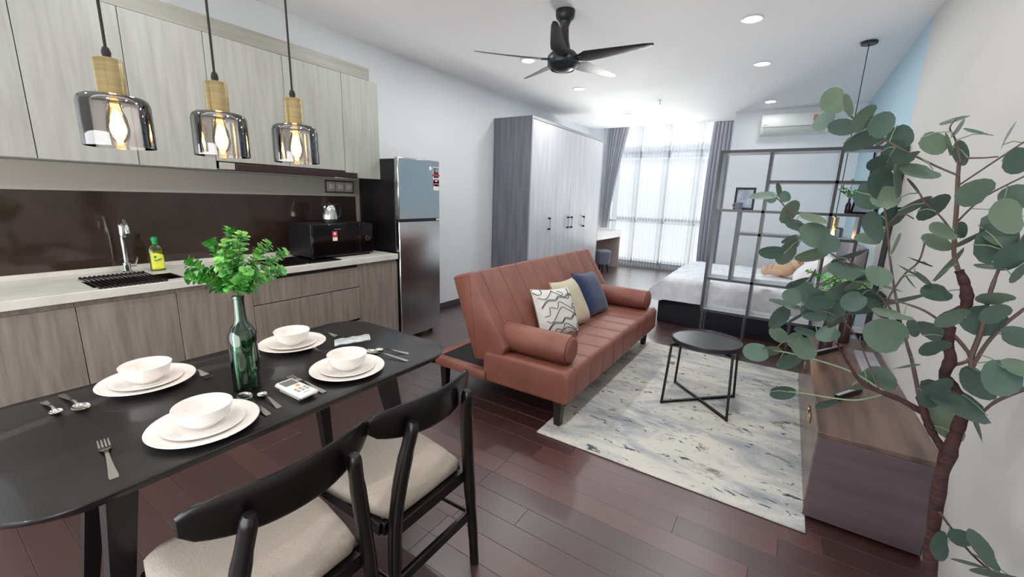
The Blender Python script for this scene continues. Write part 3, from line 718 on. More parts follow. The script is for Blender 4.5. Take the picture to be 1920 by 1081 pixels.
# AC remote
rx, ry, ra = 2.27, .925, .02
t = thing('remote_control', 'white air-conditioner remote lying on the table', 'remote', (rx, ry, TZ+.0004), ra)
ZT = .0265
part('body', MB().box(-.082, .082, -.034, .034, .010, ZT, .006), M_ACW, t, local=True)
part('stand_off', MB().box(-.06, .06, -.028, .028, 0, .011, .002), M_ACG, t, local=True)
part('display', MB().box(-.068, -.022, -.024, .024, ZT, ZT+.0008), M_LCD, t, local=True)
part('power_button', MB().lathe([(.0075, ZT), (.0075, ZT+.0015), (0, ZT+.0018)], (-.004, .008, 0), 12), M_ORANGE, t, local=True)
for i in range(3):
    for j in range(2):
        part('button', MB().box(.018+j*.018, .030+j*.018, -.021+i*.016, -.011+i*.016, ZT, ZT+.0015, .001), M_STG, t, local=True)
part('badge', MB().box(.062, .066, -.012, .012, ZT, ZT+.0004), M_STG, t, local=True)
# packet
pk = MB().grid(lambda u, v: (1.955+.075*(v-.5)+.06*(u-.5), 1.385+.155*(u-.5)-.05*(v-.5), TZ+.003+.004*math.sin(u*9+v*3)**2+.004*(1-abs(2*v-1))), 12, 5)
pk.add([(1.955+.075*(v-.5)+.06*(u-.5), 1.385+.155*(u-.5)-.05*(v-.5), TZ+.0008) for u, v in ((0, 0), (1, 0), (1, 1), (0, 1))], [(0, 1, 2, 3)])
solo('wrapped_napkin', pk, M_CLEARPACK, 'crinkled clear plastic packet behind the far front plates', 'packet')

# ------------------------------------------------------------------ sprig plants in bottles
def sprig_leaves(stems, n_per, size, seed, z_from=.35):
    rnd = random.Random(seed); q = MB()
    for pts in stems:
        pts = smoothpts(pts, 6); m = len(pts)
        for k in range(n_per):
            f = z_from+(1-z_from)*(k+.5)/n_per; i = min(int(f*(m-1)), m-2); p = pts[i].lerp(pts[i+1], f*(m-1)-i)
            t_ = (pts[i+1]-pts[i]).normalized(); a = k*2.4+rnd.random()
            side = t_.orthogonal().normalized(); side = Matrix.Rotation(a, 3, t_) @ side
            d = (side*1.0+t_*rnd.uniform(.1, .9)).normalized(); s_ = size*rnd.uniform(.75, 1.2)*(1.15-.45*f)
            w = d.cross(t_).normalized() if d.cross(t_).length > .01 else d.orthogonal(); nn = d.cross(w).normalized()
            c = p+d*(s_*.62)
            vs = [p+d*s_*.12]+[c+(d*math.cos(b)*.52+w*math.sin(b)*.48)*s_+nn*(.10*s_*math.cos(2*b)) for b in [PI+.7+(2*PI-1.4)*j/7 for j in range(8)]]
            q.add(vs, [(0, 1, 2, 8), (2, 3, 7, 8), (3, 4, 6, 7), (4, 5, 6)])
    return q
bx, by = 2.088, .848
t = thing('bottle_vase', 'tall dark green wine bottle used as a vase on the dining table', 'bottle', (bx, by, TZ))
R = .0445
part('glass', MB().lathe([(0, .003), (.03, .002), (R-.003, 0), (R, .004), (R, .195), (R-.002, .208), (R-.010, .225), (.022, .246), (.0185, .262), (.0165, .33), (.0185, .332), (.0185, .340), (.0165, .342),
      (.0125, .341), (.0125, .262), (.017, .244), (R-.014, .222), (R-.0065, .205), (R-.0045, .19), (R-.0045, .012), (0, .016)], (bx, by, TZ), 40, cap=False), M_GREENGL, t)
t2 = thing('green_sprigs', 'bright green leafy sprigs standing in the green bottle', 'plant', (bx, by, TZ+.2))
rn = random.Random(5); stems = []
for (dx, dy, dz) in ((-.16, -.035, .46), (-.12, .03, .52), (-.02, .02, .57), (.06, -.02, .555), (.13, .04, .52), (.19, .05, .49), (.20, .0, .435), (-.19, -.02, .41), (-.10, -.06, .42), (.10, -.06, .44), (.0, -.07, .47), (-.05, .06, .50), (.07, .07, .5), (.02, -.05, .53)):
    ex, ey = bx+dx*CR.x*.78, by+dx*CR.y*.78
    ex += dy*_d.x; ey += dy*_d.y
    stems.append([(bx+dx*.03, by, TZ+.22), (bx+dx*.05, by+dy*.05, TZ+.345), (bx+(ex-bx)*.35, by+(ey-by)*.35, TZ+.345+(dz-.345)*.45), (bx+(ex-bx)*.8, by+(ey-by)*.8, TZ+.345+(dz-.345)*.85), (ex, ey, TZ+dz)])
q = MB()
for s_ in stems: q.tube(smoothpts(s_, 4), .0016, 5)
part('stems', q, M_STEM, t2)
part('foliage', sprig_leaves(stems, 42, .030, 3, .3), M_SPRIG, t2, kind='stuff', smooth=False)

# ------------------------------------------------------------------ rug
def rug_z(x, y): return .011
b = MB().box(2.494, 3.905, 2.297, 4.50, .0005, .011, .004)
rug = solo('rug', b, M_RUG, 'large cream and grey-blue abstract patterned rug under the coffee table', 'rug')
RZ = .0112
# ------------------------------------------------------------------ sofa bed
t = thing('sofa_bed', 'tan leather click-clack sofa bed with vertical channels', 'sofa', (2.3, 3.43, 0))
Y0, Y1 = 2.405, 4.445
SEAMS = [2.515+.2275*k for k in range(9)]
def channel(profile, cen, seams, y0, y1, gd):
    """profile: closed list of (x, z); seams pinch the cross-section"""
    ys = []
    for e, (a, bq) in ((y0, (0, 1)), (y1, (1, 0))): pass
    st = [(y0, .90), (y0+.003, .96), (y0+.008, .985), (y0+.018, 1)]
    prev = y0+.018
    for s_ in seams:
        st += [((prev+s_)/2, 1.012), (s_-.022, 1.004), (s_-.006, .992), (s_, 1-gd), (s_+.006, .992), (s_+.022, 1.004)]; prev = s_+.022
    st += [((prev+y1-.018)/2, 1.012), (y1-.018, 1), (y1-.008, .985), (y1-.003, .96), (y1, .90)]
    nrm = []
    n = len(profile)
    for i in range(n):
        a, b_ = profile[i-1], profile[(i+1) % n]; dx, dz = b_[0]-a[0], b_[1]-a[1]; l = math.hypot(dx, dz) or 1; nrm.append((dz/l, -dx/l))
    return MB().rings([[(x+nx*(k-1)*.21, y, z+nz*(k-1)*.21) for (x, z), (nx, nz) in zip(profile, nrm)] for y, k in st])
seat = rrect(1.985, 2.648, .185, .405, [.03, .045, .04, .03], 5)
# slope the seat a little to the back
seat = [(x, z-(2.648-x)*.008) for x, z in seat]
st_ = part('seat', channel(seat, None, SEAMS, Y0-.01, Y1+.01, .075), M_LEATHER, t, ang=60)
ca, sa = math.cos(math.radians(20)), math.sin(math.radians(20))
def rpoly(pts, r, n=4):
    out = []; m = len(pts)
    for i in range(m):
        p = Vector(pts[i]); a = (Vector(pts[i-1])-p).normalized(); b_ = (Vector(pts[(i+1) % m])-p).normalized()
        d = r/math.tan(a.angle(b_)/2); p1, p2 = p+a*d, p+b_*d
        for j in range(n+1):
            t_ = j/n; out.append(tuple(p1*(1-t_)**2+p*2*t_*(1-t_)+p2*t_**2))
    return out
bpw = rpoly([(1.905, .312), (2.125, .36), (2.17, .455), (1.862, .938), (1.694, .888)], .022)
bk_ = part('backrest', channel(bpw, None, SEAMS, Y0, Y1, .075), M_LEATHER, t, ang=60)
def seam_path(prof, y, keep):
    n = len(prof); out = []
    for i in range(n):
        a, b_ = prof[i-1], prof[(i+1) % n]; dx, dz = b_[0]-a[0], b_[1]-a[1]; l = math.hypot(dx, dz) or 1
        if keep(prof[i]): out.append((prof[i][0]+dz/l*-.0135, y, prof[i][1]-dx/l*-.0135))
    return out
# stitched seam lines lying in the grooves
for s_ in SEAMS:
    pts = seam_path(seat, s_, lambda p: p[1] > .2 and p[0] > 2.06)
    part('seam', MB().tube(pts, .0045, 5), M_SEAM, st_)
    pts = seam_path(bpw, s_, lambda p: p[1] > .43 and not (p[0] < 1.71 and p[1] < .875))
    part('seam', MB().tube(pts, .0045, 5), M_SEAM, bk_)
part('rear_frame', MB().box(1.50, 1.565, Y0-.03, Y1+.03, .195, .262, .012).box(1.50, 2.02, Y0-.03, Y0+.04, .195, .262, .012).box(1.50, 2.02, Y1-.04, Y1+.03, .195, .262, .012), M_LEATHER, t)
part('rear_deck', MB().box(1.56, 2.03, Y0+.035, Y1-.035, .205, .255, .003), M_DECK, t)
for (x, y, z0) in ((2.565, 2.455, RZ), (2.555, 4.395, RZ), (1.58, 2.46, 0), (1.58, 4.39, 0)):
    zt = .195; part('leg', MB().rings([[(x-w, y-w, z), (x+w, y-w, z), (x+w, y+w, z), (x-w, y+w, z)] for z, w in ((z0, .021), (zt, .029))]), M_DARKLEG, t)
def bolster(x0, x1, y, z, R, label):
    prof = [(0, x0), (R*.72, x0), (R*.9, x0+.008), (R, x0+.03), (R*1.02, (x0+x1)/2), (R, x1-.03), (R*.9, x1-.008), (R*.72, x1), (0, x1)]
    t = thing('bolster', label, 'cushion', ((x0+x1)/2, y, z-R), group='leather bolsters')
    m = part('cover', MB().lathe([(r, h) for r, h in prof], (0, y, z), 32, 'x'), M_LEATHER, t, ang=50)
    for xx in (x0+.018, x1-.018): part('piping', MB().tube([(xx, y+R*.97*math.cos(a), z+R*.97*math.sin(a)) for a in [2*PI*i/28 for i in range(29)]], .0028, 5, cap=False), M_SEAM, t)
bolster(2.06, 2.60, 2.545, .500, .094, 'tan leather bolster at the near arm of the sofa')
bolster(2.05, 2.60, 4.29, .500, .094, 'tan leather bolster at the far arm of the sofa')

# cushions: local plane u (width), v (height), thickness along n
def cushion(name, c, u, v, w, h, th, mat, label, extra=None):
    u = Vector(u).normalized(); v = (Vector(v)-u*Vector(v).dot(u)).normalized(); n = u.cross(v)
    t = thing(name, label, 'cushion', c)
    N_ = 18
    def f(sgn):
        def g(a, b_):
            x, y = 2*a-1, 2*b_-1
            px, py = x*(1-.075*(1-y*y)*abs(x)**3), y*(1-.075*(1-x*x)*abs(y)**3)
            k = max(0, (1-x**4)*(1-y**4))**.55
            return Vector((0, 0, 0))+u*(px*w/2)+v*(py*h/2)+n*(sgn*th/2*k)
        return g
    q = MB().grid(f(1), N_, N_).grid(f(-1), N_, N_)
    co = part('cover', q, mat, t, local=True, ang=80)
    edge = []
    for i in range(65):
        s_ = i/64*4; k = int(s_) % 4; fr = s_-int(s_); x, y = [(-1+2*fr, -1), (1, -1+2*fr), (1-2*fr, 1), (-1, 1-2*fr)][k]
        px, py = x*(1-.075*(1-y*y)), y*(1-.075*(1-x*x)); edge.append(u*(px*w/2)+v*(py*h/2))
    part('piping', MB().tube(edge, .004, 6, cap=False), mat, co, local=True)
    if extra: extra(co, f(1), n)
    return t
def squiggles(co, surf, n):
    M_INK = pmat('ink_black', '#17181c', .8)
    rnd = random.Random(2)
    lines = [
     [(.0, .93), (.06, .86), (.14, .88), (.16, .97)], [(.04, .80), (.2, .76), (.42, .95)], [(.40, .93), (.62, .80), (.78, .74), (.86, .97)], [(.56, .93), (.66, .86), (.64, .82)],
     [(.06, .60), (.22, .73), (.42, .73), (.52, .80), (.68, .78), (.80, .84), (.96, .83)], [(.06, .575), (.22, .705), (.42, .705), (.52, .77), (.68, .75), (.80, .81), (.96, .80)],
     [(.08, .42), (.2, .44), (.24, .58), (.42, .55), (.50, .68), (.70, .58), (.84, .52), (.86, .62), (.98, .62)], [(.1, .34), (.24, .30), (.52, .56), (.70, .50), (.90, .42), (.96, .58)],
     [(.1, .16), (.26, .29), (.46, .28), (.56, .36), (.72, .34), (.84, .42), (.97, .40)], [(.1, .135), (.26, .262), (.46, .255), (.56, .335), (.72, .31), (.84, .395), (.97, .37)],
     [(.12, .03), (.24, .06), (.3, .16), (.46, .13), (.54, .25), (.72, .17), (.85, .1), (.88, .2), (.97, .24)], [(.34, .02), (.56, .16), (.74, .12), (.92, .04), (.95, .16)], [(.60, .03), (.72, .06), (.84, .03), (.95, .06)]]
    for ln in lines:
        pts = smoothpts([(a, 0, b_) for a, b_ in ln], 7)
        part('printed_line', MB().tube([surf(p.x, p.z)+n*.0012 for p in pts], .0042, 5, flat=.35), M_INK, co, local=True)
M_PRINT = pmat('printed_cushion', '#d9d8d3', .9, bump=.1, bscale=(200, 200, 200))
cushion('cushion', (2.215, 3.03, .580), (.36, 1, -.06), (-.50, .16, 1), .40, .40, .13, M_PRINT, 'white cushion with black wavy line print on the sofa', squiggles)
cushion('cushion', (2.175, 3.38, .585), (.02, 1, -.04), (-.58, -.03, 1), .42, .42, .15, M_CREAM, 'cream cushion between the printed cushion and the blue one')
cushion('cushion', (2.165, 3.83, .590), (.04, 1, -.06), (-.58, -.05, 1), .43, .43, .15, M_BLUECUSH, 'dark blue cushion on the sofa, behind the cream one')

# ------------------------------------------------------------------ coffee table
tx, ty = 3.262, 3.388
t = thing('coffee_table', 'round black tray-top coffee table on the rug', 'table', (tx, ty, RZ))
part('table_top', MB().lathe([(0, .462), (.228, .462), (.234, .466), (.236, .494), (.232, .497), (.228, .494), (.226, .488), (0, .488)], (tx, ty, 0), 56), M_TOPBLACK, t)
for k, a in enumerate((math.radians(45), math.radians(135))):
    ex, ey = math.cos(a), math.sin(a); r = .305; w = .009
    def bar(p0, p1): return MB().tube([p0, p1], w*1.25, 4)
    z0 = RZ+.012; ztop = .474
    part('floor_bar', bar((tx-ex*r, ty-ey*r, z0+k*.0), (tx+ex*r, ty+ey*r, z0)), M_BLACKMETAL, t)
    for s_ in (-1, 1):
        part('leg', bar((tx+s_*ex*r, ty+s_*ey*r, RZ), (tx+s_*ex*(r-.03), ty+s_*ey*(r-.03), ztop)), M_BLACKMETAL, t)
        part('arm', bar((tx+s_*ex*(r-.025), ty+s_*ey*(r-.025), ztop-.008), (tx+s_*ex*.15, ty+s_*ey*.15, .452)), M_BLACKMETAL, t)

# ------------------------------------------------------------------ TV console
CT = .45; CXF, CY0, CY1 = 3.893, 2.42, 4.30
t = thing('media_console', 'long low walnut media console standing along the right wall', 'console', (4.1, 3.3, 0))
part('top', MB().box(CXF-.004, W-.004, CY0, CY1, CT-.022, CT, .003), M_CONSOLE, t)
part('end_panel', MB().box(CXF, W-.006, CY0+.002, CY0+.022, .012, CT-.022, .002), M_CONSOLE2, t)
part('end_panel', MB().box(CXF, W-.006, CY1-.022, CY1-.002, .012, CT-.022, .002), M_CONSOLE2, t)
part('carcass', MB().box(CXF+.02, W-.006, CY0+.022, CY1-.022, .03, CT-.022), M_CONSOLE2, t, smooth=False)
n = 4; L_ = (CY1-CY0-.05)/n
for i in range(n):
    ya = CY0+.025+i*L_
    dr = part('door', MB().box(CXF-.001, CXF+.018, ya+.002, ya+L_-.002, .045, CT-.03, .002), M_CONSOLE, t)
    yh = ya+(L_-.05 if i % 2 == 0 else .05)
    part('handle', MB().box(CXF-.012, CXF-.001, yh-.03, yh+.03, .30, .345, .003), M_BRASS, dr, label='brass pull')
for i, (x, y) in enumerate(((3.94, CY0+.05), (4.27, CY0+.05), (3.94, CY1-.05), (4.27, CY1-.05))):
    part('foot', MB().box(x-.025, x+.025, y-.025, y+.025, 0, .032), M_DARKLEG, t, smooth=False)

def console_vase(x, y, seed, label, plabel, z=CT, h=.30, r=.040, col=None, spread=.21, nl=22):
    t = thing('vase', label, 'vase', (x, y, z))
    part('body', MB().lathe([(0, z+.002), (r*.8, z), (r, z+.006), (r, z+h*.55), (r*.85, z+h*.66), (r*.42, z+h*.78), (r*.38, z+h), (r*.46, z+h+.004), (r*.30, z+h+.004), (r*.30, z+h*.8), (0, z+h*.5)], (x, y, 0), 28), col or M_VASE, t)
    p = thing('green_sprigs', plabel, 'plant', (x, y, z+h*.6)); rn = random.Random(seed); st = []
    for k in range(8):
        a = k*2.4+rn.random(); rr = spread*rn.uniform(.5, 1); hh = rn.uniform(.07, .22)*spread/.17
        st.append([(x, y, z+h*.8), (x+.1*rr*math.cos(a), y+.1*rr*math.sin(a), z+h+.01), (x+.6*rr*math.cos(a), y+.6*rr*math.sin(a), z+h+hh*.8), (x+rr*math.cos(a), y+rr*math.sin(a), z+h+hh)])
    q = MB()
    for s_ in st: q.tube(smoothpts(s_, 3), .0015, 5)
    part('stems', q, M_STEM, p); part('foliage', sprig_leaves(st, nl, .022*spread/.17+.004, seed), M_SPRIG2, p, kind='stuff', smooth=False)
console_vase(3.985, 3.83, 21, 'brown glass vase on the console, nearer of two', 'green sprigs in the nearer brown vase on the console')
console_vase(4.11, 4.13, 22, 'brown glass vase at the far end of the console', 'green sprigs in the far brown vase on the console')
for (p0, p1, lb) in (((3.925, 3.645), (4.083, 3.915), 'dark metal bar with bright top lying by the vases'), ((3.985, 2.875), (4.108, 3.085), 'dark metal bar with bright top lying on the middle of the console')):
    a = math.atan2(p1[1]-p0[1], p1[0]-p0[0]); L_ = math.dist(p0, p1)
    M_ = Matrix.Translation((*p0, CT+.0005)) @ Matrix.Rotation(a, 4, 'Z')
    t = thing('stand_foot', lb, 'stand foot', (*p0, CT))
    part('bar', MB().box(0, L_, -.012, .012, 0, .026, .003, M_), M_BLACKMETAL, t)
    part('top_plate', MB().box(.004, L_-.004, -.009, .009, .026, .029, .001, M_), M_GREYBOX, t)
solo('router', MB().box(4.15, 4.26, 3.42, 3.86, CT+.0005, CT+.03, .004), M_GREYBOX, 'flat grey box lying on the console near the wall', 'box')

# ------------------------------------------------------------------ open shelf divider
SY = 4.528; SD = .24; bt = .011
t = thing('open_shelf', 'tall charcoal open-grid shelf dividing the bed from the sofa', 'shelf', (3.68, SY+.12, 0))
def edged(name, x0, x1, z0, z1):
    p = part(name, MB().box(x0, x1, SY+.003, SY+SD-.003, z0, z1), M_SHELFIN, t, smooth=False)
    part('edge_band', MB().box(x0, x1, SY, SY+.003, z0, z1).box(x0, x1, SY+SD-.003, SY+SD, z0, z1), M_SHELF, p, smooth=False, label='black edge band')
def up(x, za, zb, w=bt): edged('upright', x-w, x+w, za, zb)
def sh(z, xa, xb, w=bt): edged('shelf_board', xa, xb, z-w, z+w)
XL, XR = 3.045, 4.303
ZS = (.437, .75, 1.19, 1.395, 1.653, 1.90)
edged('top_board', XL-.012, XR+.006, ZS[5], ZS[5]+.024)
edged('bottom_board', XL-.012, XR+.006, ZS[0]-.013, ZS[0]+.011)
up(XL, ZS[0]+bt, ZS[5], .014); up(3.435, ZS[0]+bt, ZS[5]); up(3.918, ZS[0]+bt, ZS[5]); up(XR-.012, ZS[0]+bt, ZS[5], .016)
up(3.248, ZS[1]+bt, ZS[3]-bt); up(4.114, ZS[1]+bt, ZS[3]-bt)
for z, xa, xb in ((ZS[1], XL, XR), (ZS[2], 3.25, 4.112), (ZS[3], XL, XR), (ZS[4], 3.437, XR)): sh(z, xa+.012, xb-.012)
for x in (XL+.01, 3.42, 3.775, XR-.02):
    part('leg', MB().box(x-.011, x+.011, SY+.004, SY+.026, 0, ZS[0]-.013, .002).box(x-.011, x+.011, SY+SD-.026, SY+SD-.004, 0, ZS[0]-.013, .002), M_SHELF, t)
def photo_frame(c, w, h, yaw, lean, label, pic):
    M_ = Matrix.Translation(c) @ Matrix.Rotation(yaw, 4, 'Z') @ Matrix.Rotation(-lean, 4, 'X')
    t = thing('photo_frame', label, 'picture frame', c)
    f = .018
    part('border', MB().box(-w/2, w/2, 0, .016, 0, f, .002, M_).box(-w/2, w/2, 0, .016, h-f, h, .002, M_).box(-w/2, -w/2+f, 0, .016, f, h-f, .002, M_).box(w/2-f, w/2, 0, .016, f, h-f, .002, M_), M_BLACKMETAL, t)
    part('print', MB().box(-w/2+f, w/2-f, .006, .012, f, h-f, 0, M_), pic, t, smooth=False)
    part('back_strut', MB().box(-.02, .02, .014, .018, .0, h*.6, 0, M_ @ Matrix.Translation((0, .002, 0)) @ Matrix.Rotation(-.12, 4, 'X')), M_BLACKMETAL, t, smooth=False)
PIC1 = pmat('grey_print', '#7d8a9c', .35, col2='#b7c0ca', scale=(14, 14, 14), detail=5)
PIC2 = pmat('pale_print', '#8a94a0', .15, col2='#a4adb6', scale=(4, 4, 4))
zs = ZS[3]+bt+.0006
photo_frame((3.268, SY+.10, zs), .165, .20, 0, .10, 'black picture frame with blue-grey print at the left of the shelf', PIC1)
photo_frame((4.12, SY+.09, zs), .20, .235, -.75, .20, 'black picture frame turned sideways at the right of the shelf', PIC2)
t = thing('mug', 'small dark mug in front of the left picture frame', 'mug', (3.235, SY+.045, zs))
part('cup', MB().lathe([(0, 0), (.026, 0), (.030, .006), (.031, .062), (.029, .064), (.0275, .06), (.0265, .008), (0, .006)], (3.235, SY+.045, zs), 24), M_STOOL, t)
part('handle', MB().tube(smoothpts([(3.206, SY+.045, zs+.05), (3.188, SY+.045, zs+.048), (3.184, SY+.045, zs+.03), (3.208, SY+.045, zs+.016)], 4), .004, 6), M_STOOL, t)
console_vase(4.035, SY+.19, 31, 'small dark vase on the shelf beside the right frame', 'small green sprigs in the vase on the shelf', zs, .12, .02, None, .12, 12)

# ------------------------------------------------------------------ bed
BX0, BX1, BY0, BY1 = 2.40, 4.22, 5.42, 7.15
t = thing('bed', 'wide bed with dark base and white bedding behind the open shelf', 'bed', (3.3, 6.3, 0))
part('base', MB().box(BX0+.02, BX1, BY0+.015, BY1-.02, .0, .30, .01), M_BEDBASE, t)
part('mattress', MB().box(BX0, BX1, BY0, BY1, .30, .50, .05), M_SHEET, t)
def quilt(u, v):
    # u across x, v around: near hem -> top -> far hem
    rn_ = math.sin(u*37)*.006+math.sin(u*19+1)*.008
    x = BX0-.10+u*1.78
    k = v*2-1
    if v < .18: f = v/.18; y = BY0-.045+.03*f+rn_; z = .29+f*.24; 
    elif v > .85: f = (v-.85)/.15; y = BY1+.02+.03*f; z = .53-f*.24
    else:
        f = (v-.18)/.67; y = BY0-.015+f*(BY1-BY0+.03)
        z = .555+.028*math.sin(f*PI)**.5+.010*math.sin(x*11+y*5)*math.sin(y*9+1)+.007*math.sin(x*23-y*17)
    if u < .12:
        g = 1-u/.12; z = z-.24*g**2.2 if v > .18 and v < .85 else z-.12*g**2; x += .10*g*(1-g)
    return (x, y, max(z, .26))
part('duvet', MB().grid(quilt, 60, 60), M_QUILT, t, ang=80)
part('headboard', MB().box(BX1+.005, W-.004, BY0-.05, BY1+.05, 0, 1.08, .02), M_HEAD, t)
def pillow(c, lx, ly, th, tilt, label):
    t = thing('pillow', label, 'pillow', c, group='white bed pillows')
    M_ = Matrix.Rotation(tilt, 4, 'Y')
    def f(s_):
        def g(a, b_):
            x, y = 2*a-1, 2*b_-1; k = max(0, (1-x**4)*(1-y**4))**.5
            return (M_ @ Vector((x*lx/2*(1-.06*(1-y*y)), y*ly/2*(1-.06*(1-x*x)), s_*th/2*k)))[:]
        return g
    part('cover', MB().grid(f(1), 14, 14).grid(f(-1), 14, 14), M_SHEET, t, local=True, ang=80)
pillow((3.93, 5.85, .77), .46, .68, .17, -.85, 'white pillow leaning on the headboard, nearer of the two')
pillow((3.95, 6.68, .77), .46, .68, .17, -.85, 'white pillow leaning on the headboard, farther of the two')
# plush toy lying against the pillow
c = Vector((3.64, 6.30, .595))
t = thing('plush_toy', 'tan plush toy lying on the bed against the white pillow', 'toy', c)
def blob(cc, rx, ry, rz): return MB().lathe([(math.sin(PI*i/10), -math.cos(PI*i/10)) for i in range(11)], (0, 0, 0), 16, cap=False), cc, (rx, ry, rz)
def blobpart(name, cc, r):
    q = MB().lathe([(math.sin(PI*i/10), -math.cos(PI*i/10)) for i in range(11)], (0, 0, 0), 16, cap=False)
    q.v = [(cc[0]+x*r[0], cc[1]+y*r[1], cc[2]+z*r[2]) for x, y, z in q.v]; part(name, q, M_PLUSH, t)
blobpart('body', (c.x+.03, c.y+.02, c.z+.09), (.12, .10, .09))
blobpart('head', (c.x+.16, c.y+.05, c.z+.15), (.075, .075, .075))
for s_ in (-1, 1): blobpart('ear', (c.x+.17, c.y+.05+.06*s_, c.z+.215), (.02, .028, .028))
part('leg', MB().tube(smoothpts([(c.x+.02, c.y-.05, c.z+.06), (c.x-.07, c.y-.08, c.z+.055), (c.x-.14, c.y-.10, c.z+.055), (c.x-.17, c.y-.105, c.z+.06)], 4), [.04]*4+[.035]*4+[.04, .045, .05, .05, .03], 12), M_PLUSH, t)
blobpart('foot', (c.x-.175, c.y-.105, c.z+.075), (.032, .05, .06))
part('leg', MB().tube(smoothpts([(c.x, c.y+.08, c.z+.06), (c.x-.06, c.y+.12, c.z+.055), (c.x-.1, c.y+.14, c.z+.055)], 4), [.04]*4+[.035]*4+[.03], 12), M_PLUSH, t)
blobpart('foot', (c.x-.11, c.y+.14, c.z+.07), (.03, .045, .055))
# tall framed panel on the right wall beyond the shelf
t = thing('wall_picture', 'black-framed picture on the blue wall above the bed, seen edge-on', 'picture frame', (W-.015, 5.75, 1.45))
q = MB(); ya, yb, za, zb = 5.35, 6.15, 1.35, 2.12
for (a, b_, cc, d_) in ((ya, yb, za, za+.03), (ya, yb, zb-.03, zb), (ya, ya+.03, za+.03, zb-.03), (yb-.03, yb, za+.03, zb-.03)): q.box(W-.032, W-.002, a, b_, cc, d_, .002)
part('border', q, M_BLACKMETAL, t); part('print', MB().box(W-.018, W-.006, ya+.03, yb-.03, za+.03, zb-.03), PIC2, t, smooth=False)

# ------------------------------------------------------------------ AC
t = thing('air_conditioner', 'white split air conditioner high on the wall over the bed', 'air conditioner', (3.5, YF-.1, 2.48))
prof = [(YF-.001, 2.77), (YF-.10, 2.77), (YF-.155, 2.755), (YF-.175, 2.72), (YF-.18, 2.60), (YF-.165, 2.535), (YF-.13, 2.49), (YF-.05, 2.478), (YF-.001, 2.478)]
part('body', MB().prism(prof, lambda u, v, a: (a, u, v), 3.085, 3.92), M_ACW, t)
part('front_panel', MB().prism([(YF-.155, 2.758), (YF-.18, 2.722), (YF-.186, 2.60), (YF-.18, 2.585), (YF-.172, 2.60), (YF-.17, 2.72)], lambda u, v, a: (a, u, v), 3.088, 3.917), M_ACW, t)
part('louver', MB().prism([(YF-.178, 2.57), (YF-.17, 2.535), (YF-.135, 2.488), (YF-.132, 2.494), (YF-.164, 2.54), (YF-.171, 2.572)], lambda u, v, a: (a, u, v), 3.12, 3.88), M_ACG, t)
part('slot', MB().box(3.11, 3.89, YF-.179, YF-.16, 2.574, 2.583), M_STG, t, smooth=False)
part('badge', MB().box(3.12, 3.17, YF-.187, YF-.185, 2.606, 2.613), M_STG, t, smooth=False)
part('energy_sticker', MB().box(3.72, 3.77, YF-.187, YF-.1855, 2.64, 2.72), pmat('sticker_peach', '#d98a70', .5), t, smooth=False)

# ------------------------------------------------------------------ wardrobe
t = thing('wardrobe', 'tall four-door wardrobe with white doors and dark grey side', 'wardrobe', (.31, 6.48, 0))
WX, WY0, WY1, WZ = .6227, 5.205, 7.757, 2.514
part('side_panel', MB().box(.003, WX, WY0, WY0+.03, 0, WZ, .001), M_WARDS, t, smooth=False)
part('side_panel', MB().box(.003, WX, WY1-.03, WY1, 0, WZ, .001), M_WARDT, t, smooth=False)
part('edge_strip', MB().box(WX, WX+.004, WY0, WY0+.03, 0, WZ, .001), M_WARDT, t, smooth=False)
part('top_panel', MB().box(.003, WX+.004, WY0+.03, WY1-.03, WZ-.035, WZ, .001), M_WARDT, t, smooth=False)
part('carcass', MB().box(.003, WX-.03, WY0+.03, WY1-.03, .08, WZ-.036), M_WARDT, t, smooth=False)
part('plinth', MB().box(.05, WX-.04, WY0+.03, WY1-.03, 0, .08), M_SKIRT, t, smooth=False)
dy = [WY0+.03, 5.865, 6.495, 7.12, WY1-.03]
for i in range(4):
    dr = part('door', MB().box(WX-.022, WX, dy[i]+.002, dy[i+1]-.002, .06, WZ-.042, .0015), M_WARDF, t)
    yh = {0: dy[1]-.08, 1: dy[2]-.07, 2: dy[2]+.06, 3: None}[i]
    if i == 3: yh = dy[3]-.08
    h = MB().tube([(WX+.03, yh, 1.0), (WX+.03, yh, 1.16)], .008, 8).mat(1)
    for z in (1.0, 1.16): h.box(WX-.001, WX+.04, yh-.011, yh+.011, z-.012, z+.012, .002)
    part('handle', h, [M_CHROME, M_BLACKMETAL], dr)
# ------------------------------------------------------------------ desk, stool
t = thing('desk', 'white desk with drawer front between wardrobe and window', 'desk', (.3, 8.5, 0))
part('desk_top', MB().box(.003, .60, 7.76, 9.22, .79, .82, .002), M_DESK, t)
part('apron', MB().box(.55, .585, 7.76, 9.19, .68, .79, .002), M_DESK, t)
part('side_panel', MB().box(.003, .585, 9.19, 9.22, 0, .79, .001), M_DESKW, t)
part('back_panel', MB().box(.003, .02, 7.765, 9.19, .0, .79), M_DESKW, t)
part('side_panel', MB().box(.003, .585, 7.76, 7.785, 0, .68, .001), M_DESKW, t)
t = thing('stool', 'round grey velvet stool with dark legs in front of the desk', 'stool', (.545, 8.30, 0))
part('seat', MB().lathe([(0, .18), (.15, .18), (.165, .19), (.172, .30), (.178, .42), (.17, .446), (.14, .458), (0, .462)], (.545, 8.30, 0), 36), M_STOOL, t)
part('band', MB().lathe([(.177, .405), (.181, .408), (.181, .416), (.177, .42)], (.545, 8.30, 0), 36, cap=False), M_STOOL, t)
for a in (.6, 2.2, 3.75, 5.3):
    part('leg', MB().tube([(.545+.15*math.cos(a), 8.30+.15*math.sin(a), 0), (.545+.11*math.cos(a), 8.30+.11*math.sin(a), .185)], [.012, .018], 8), M_DARKLEG, t)

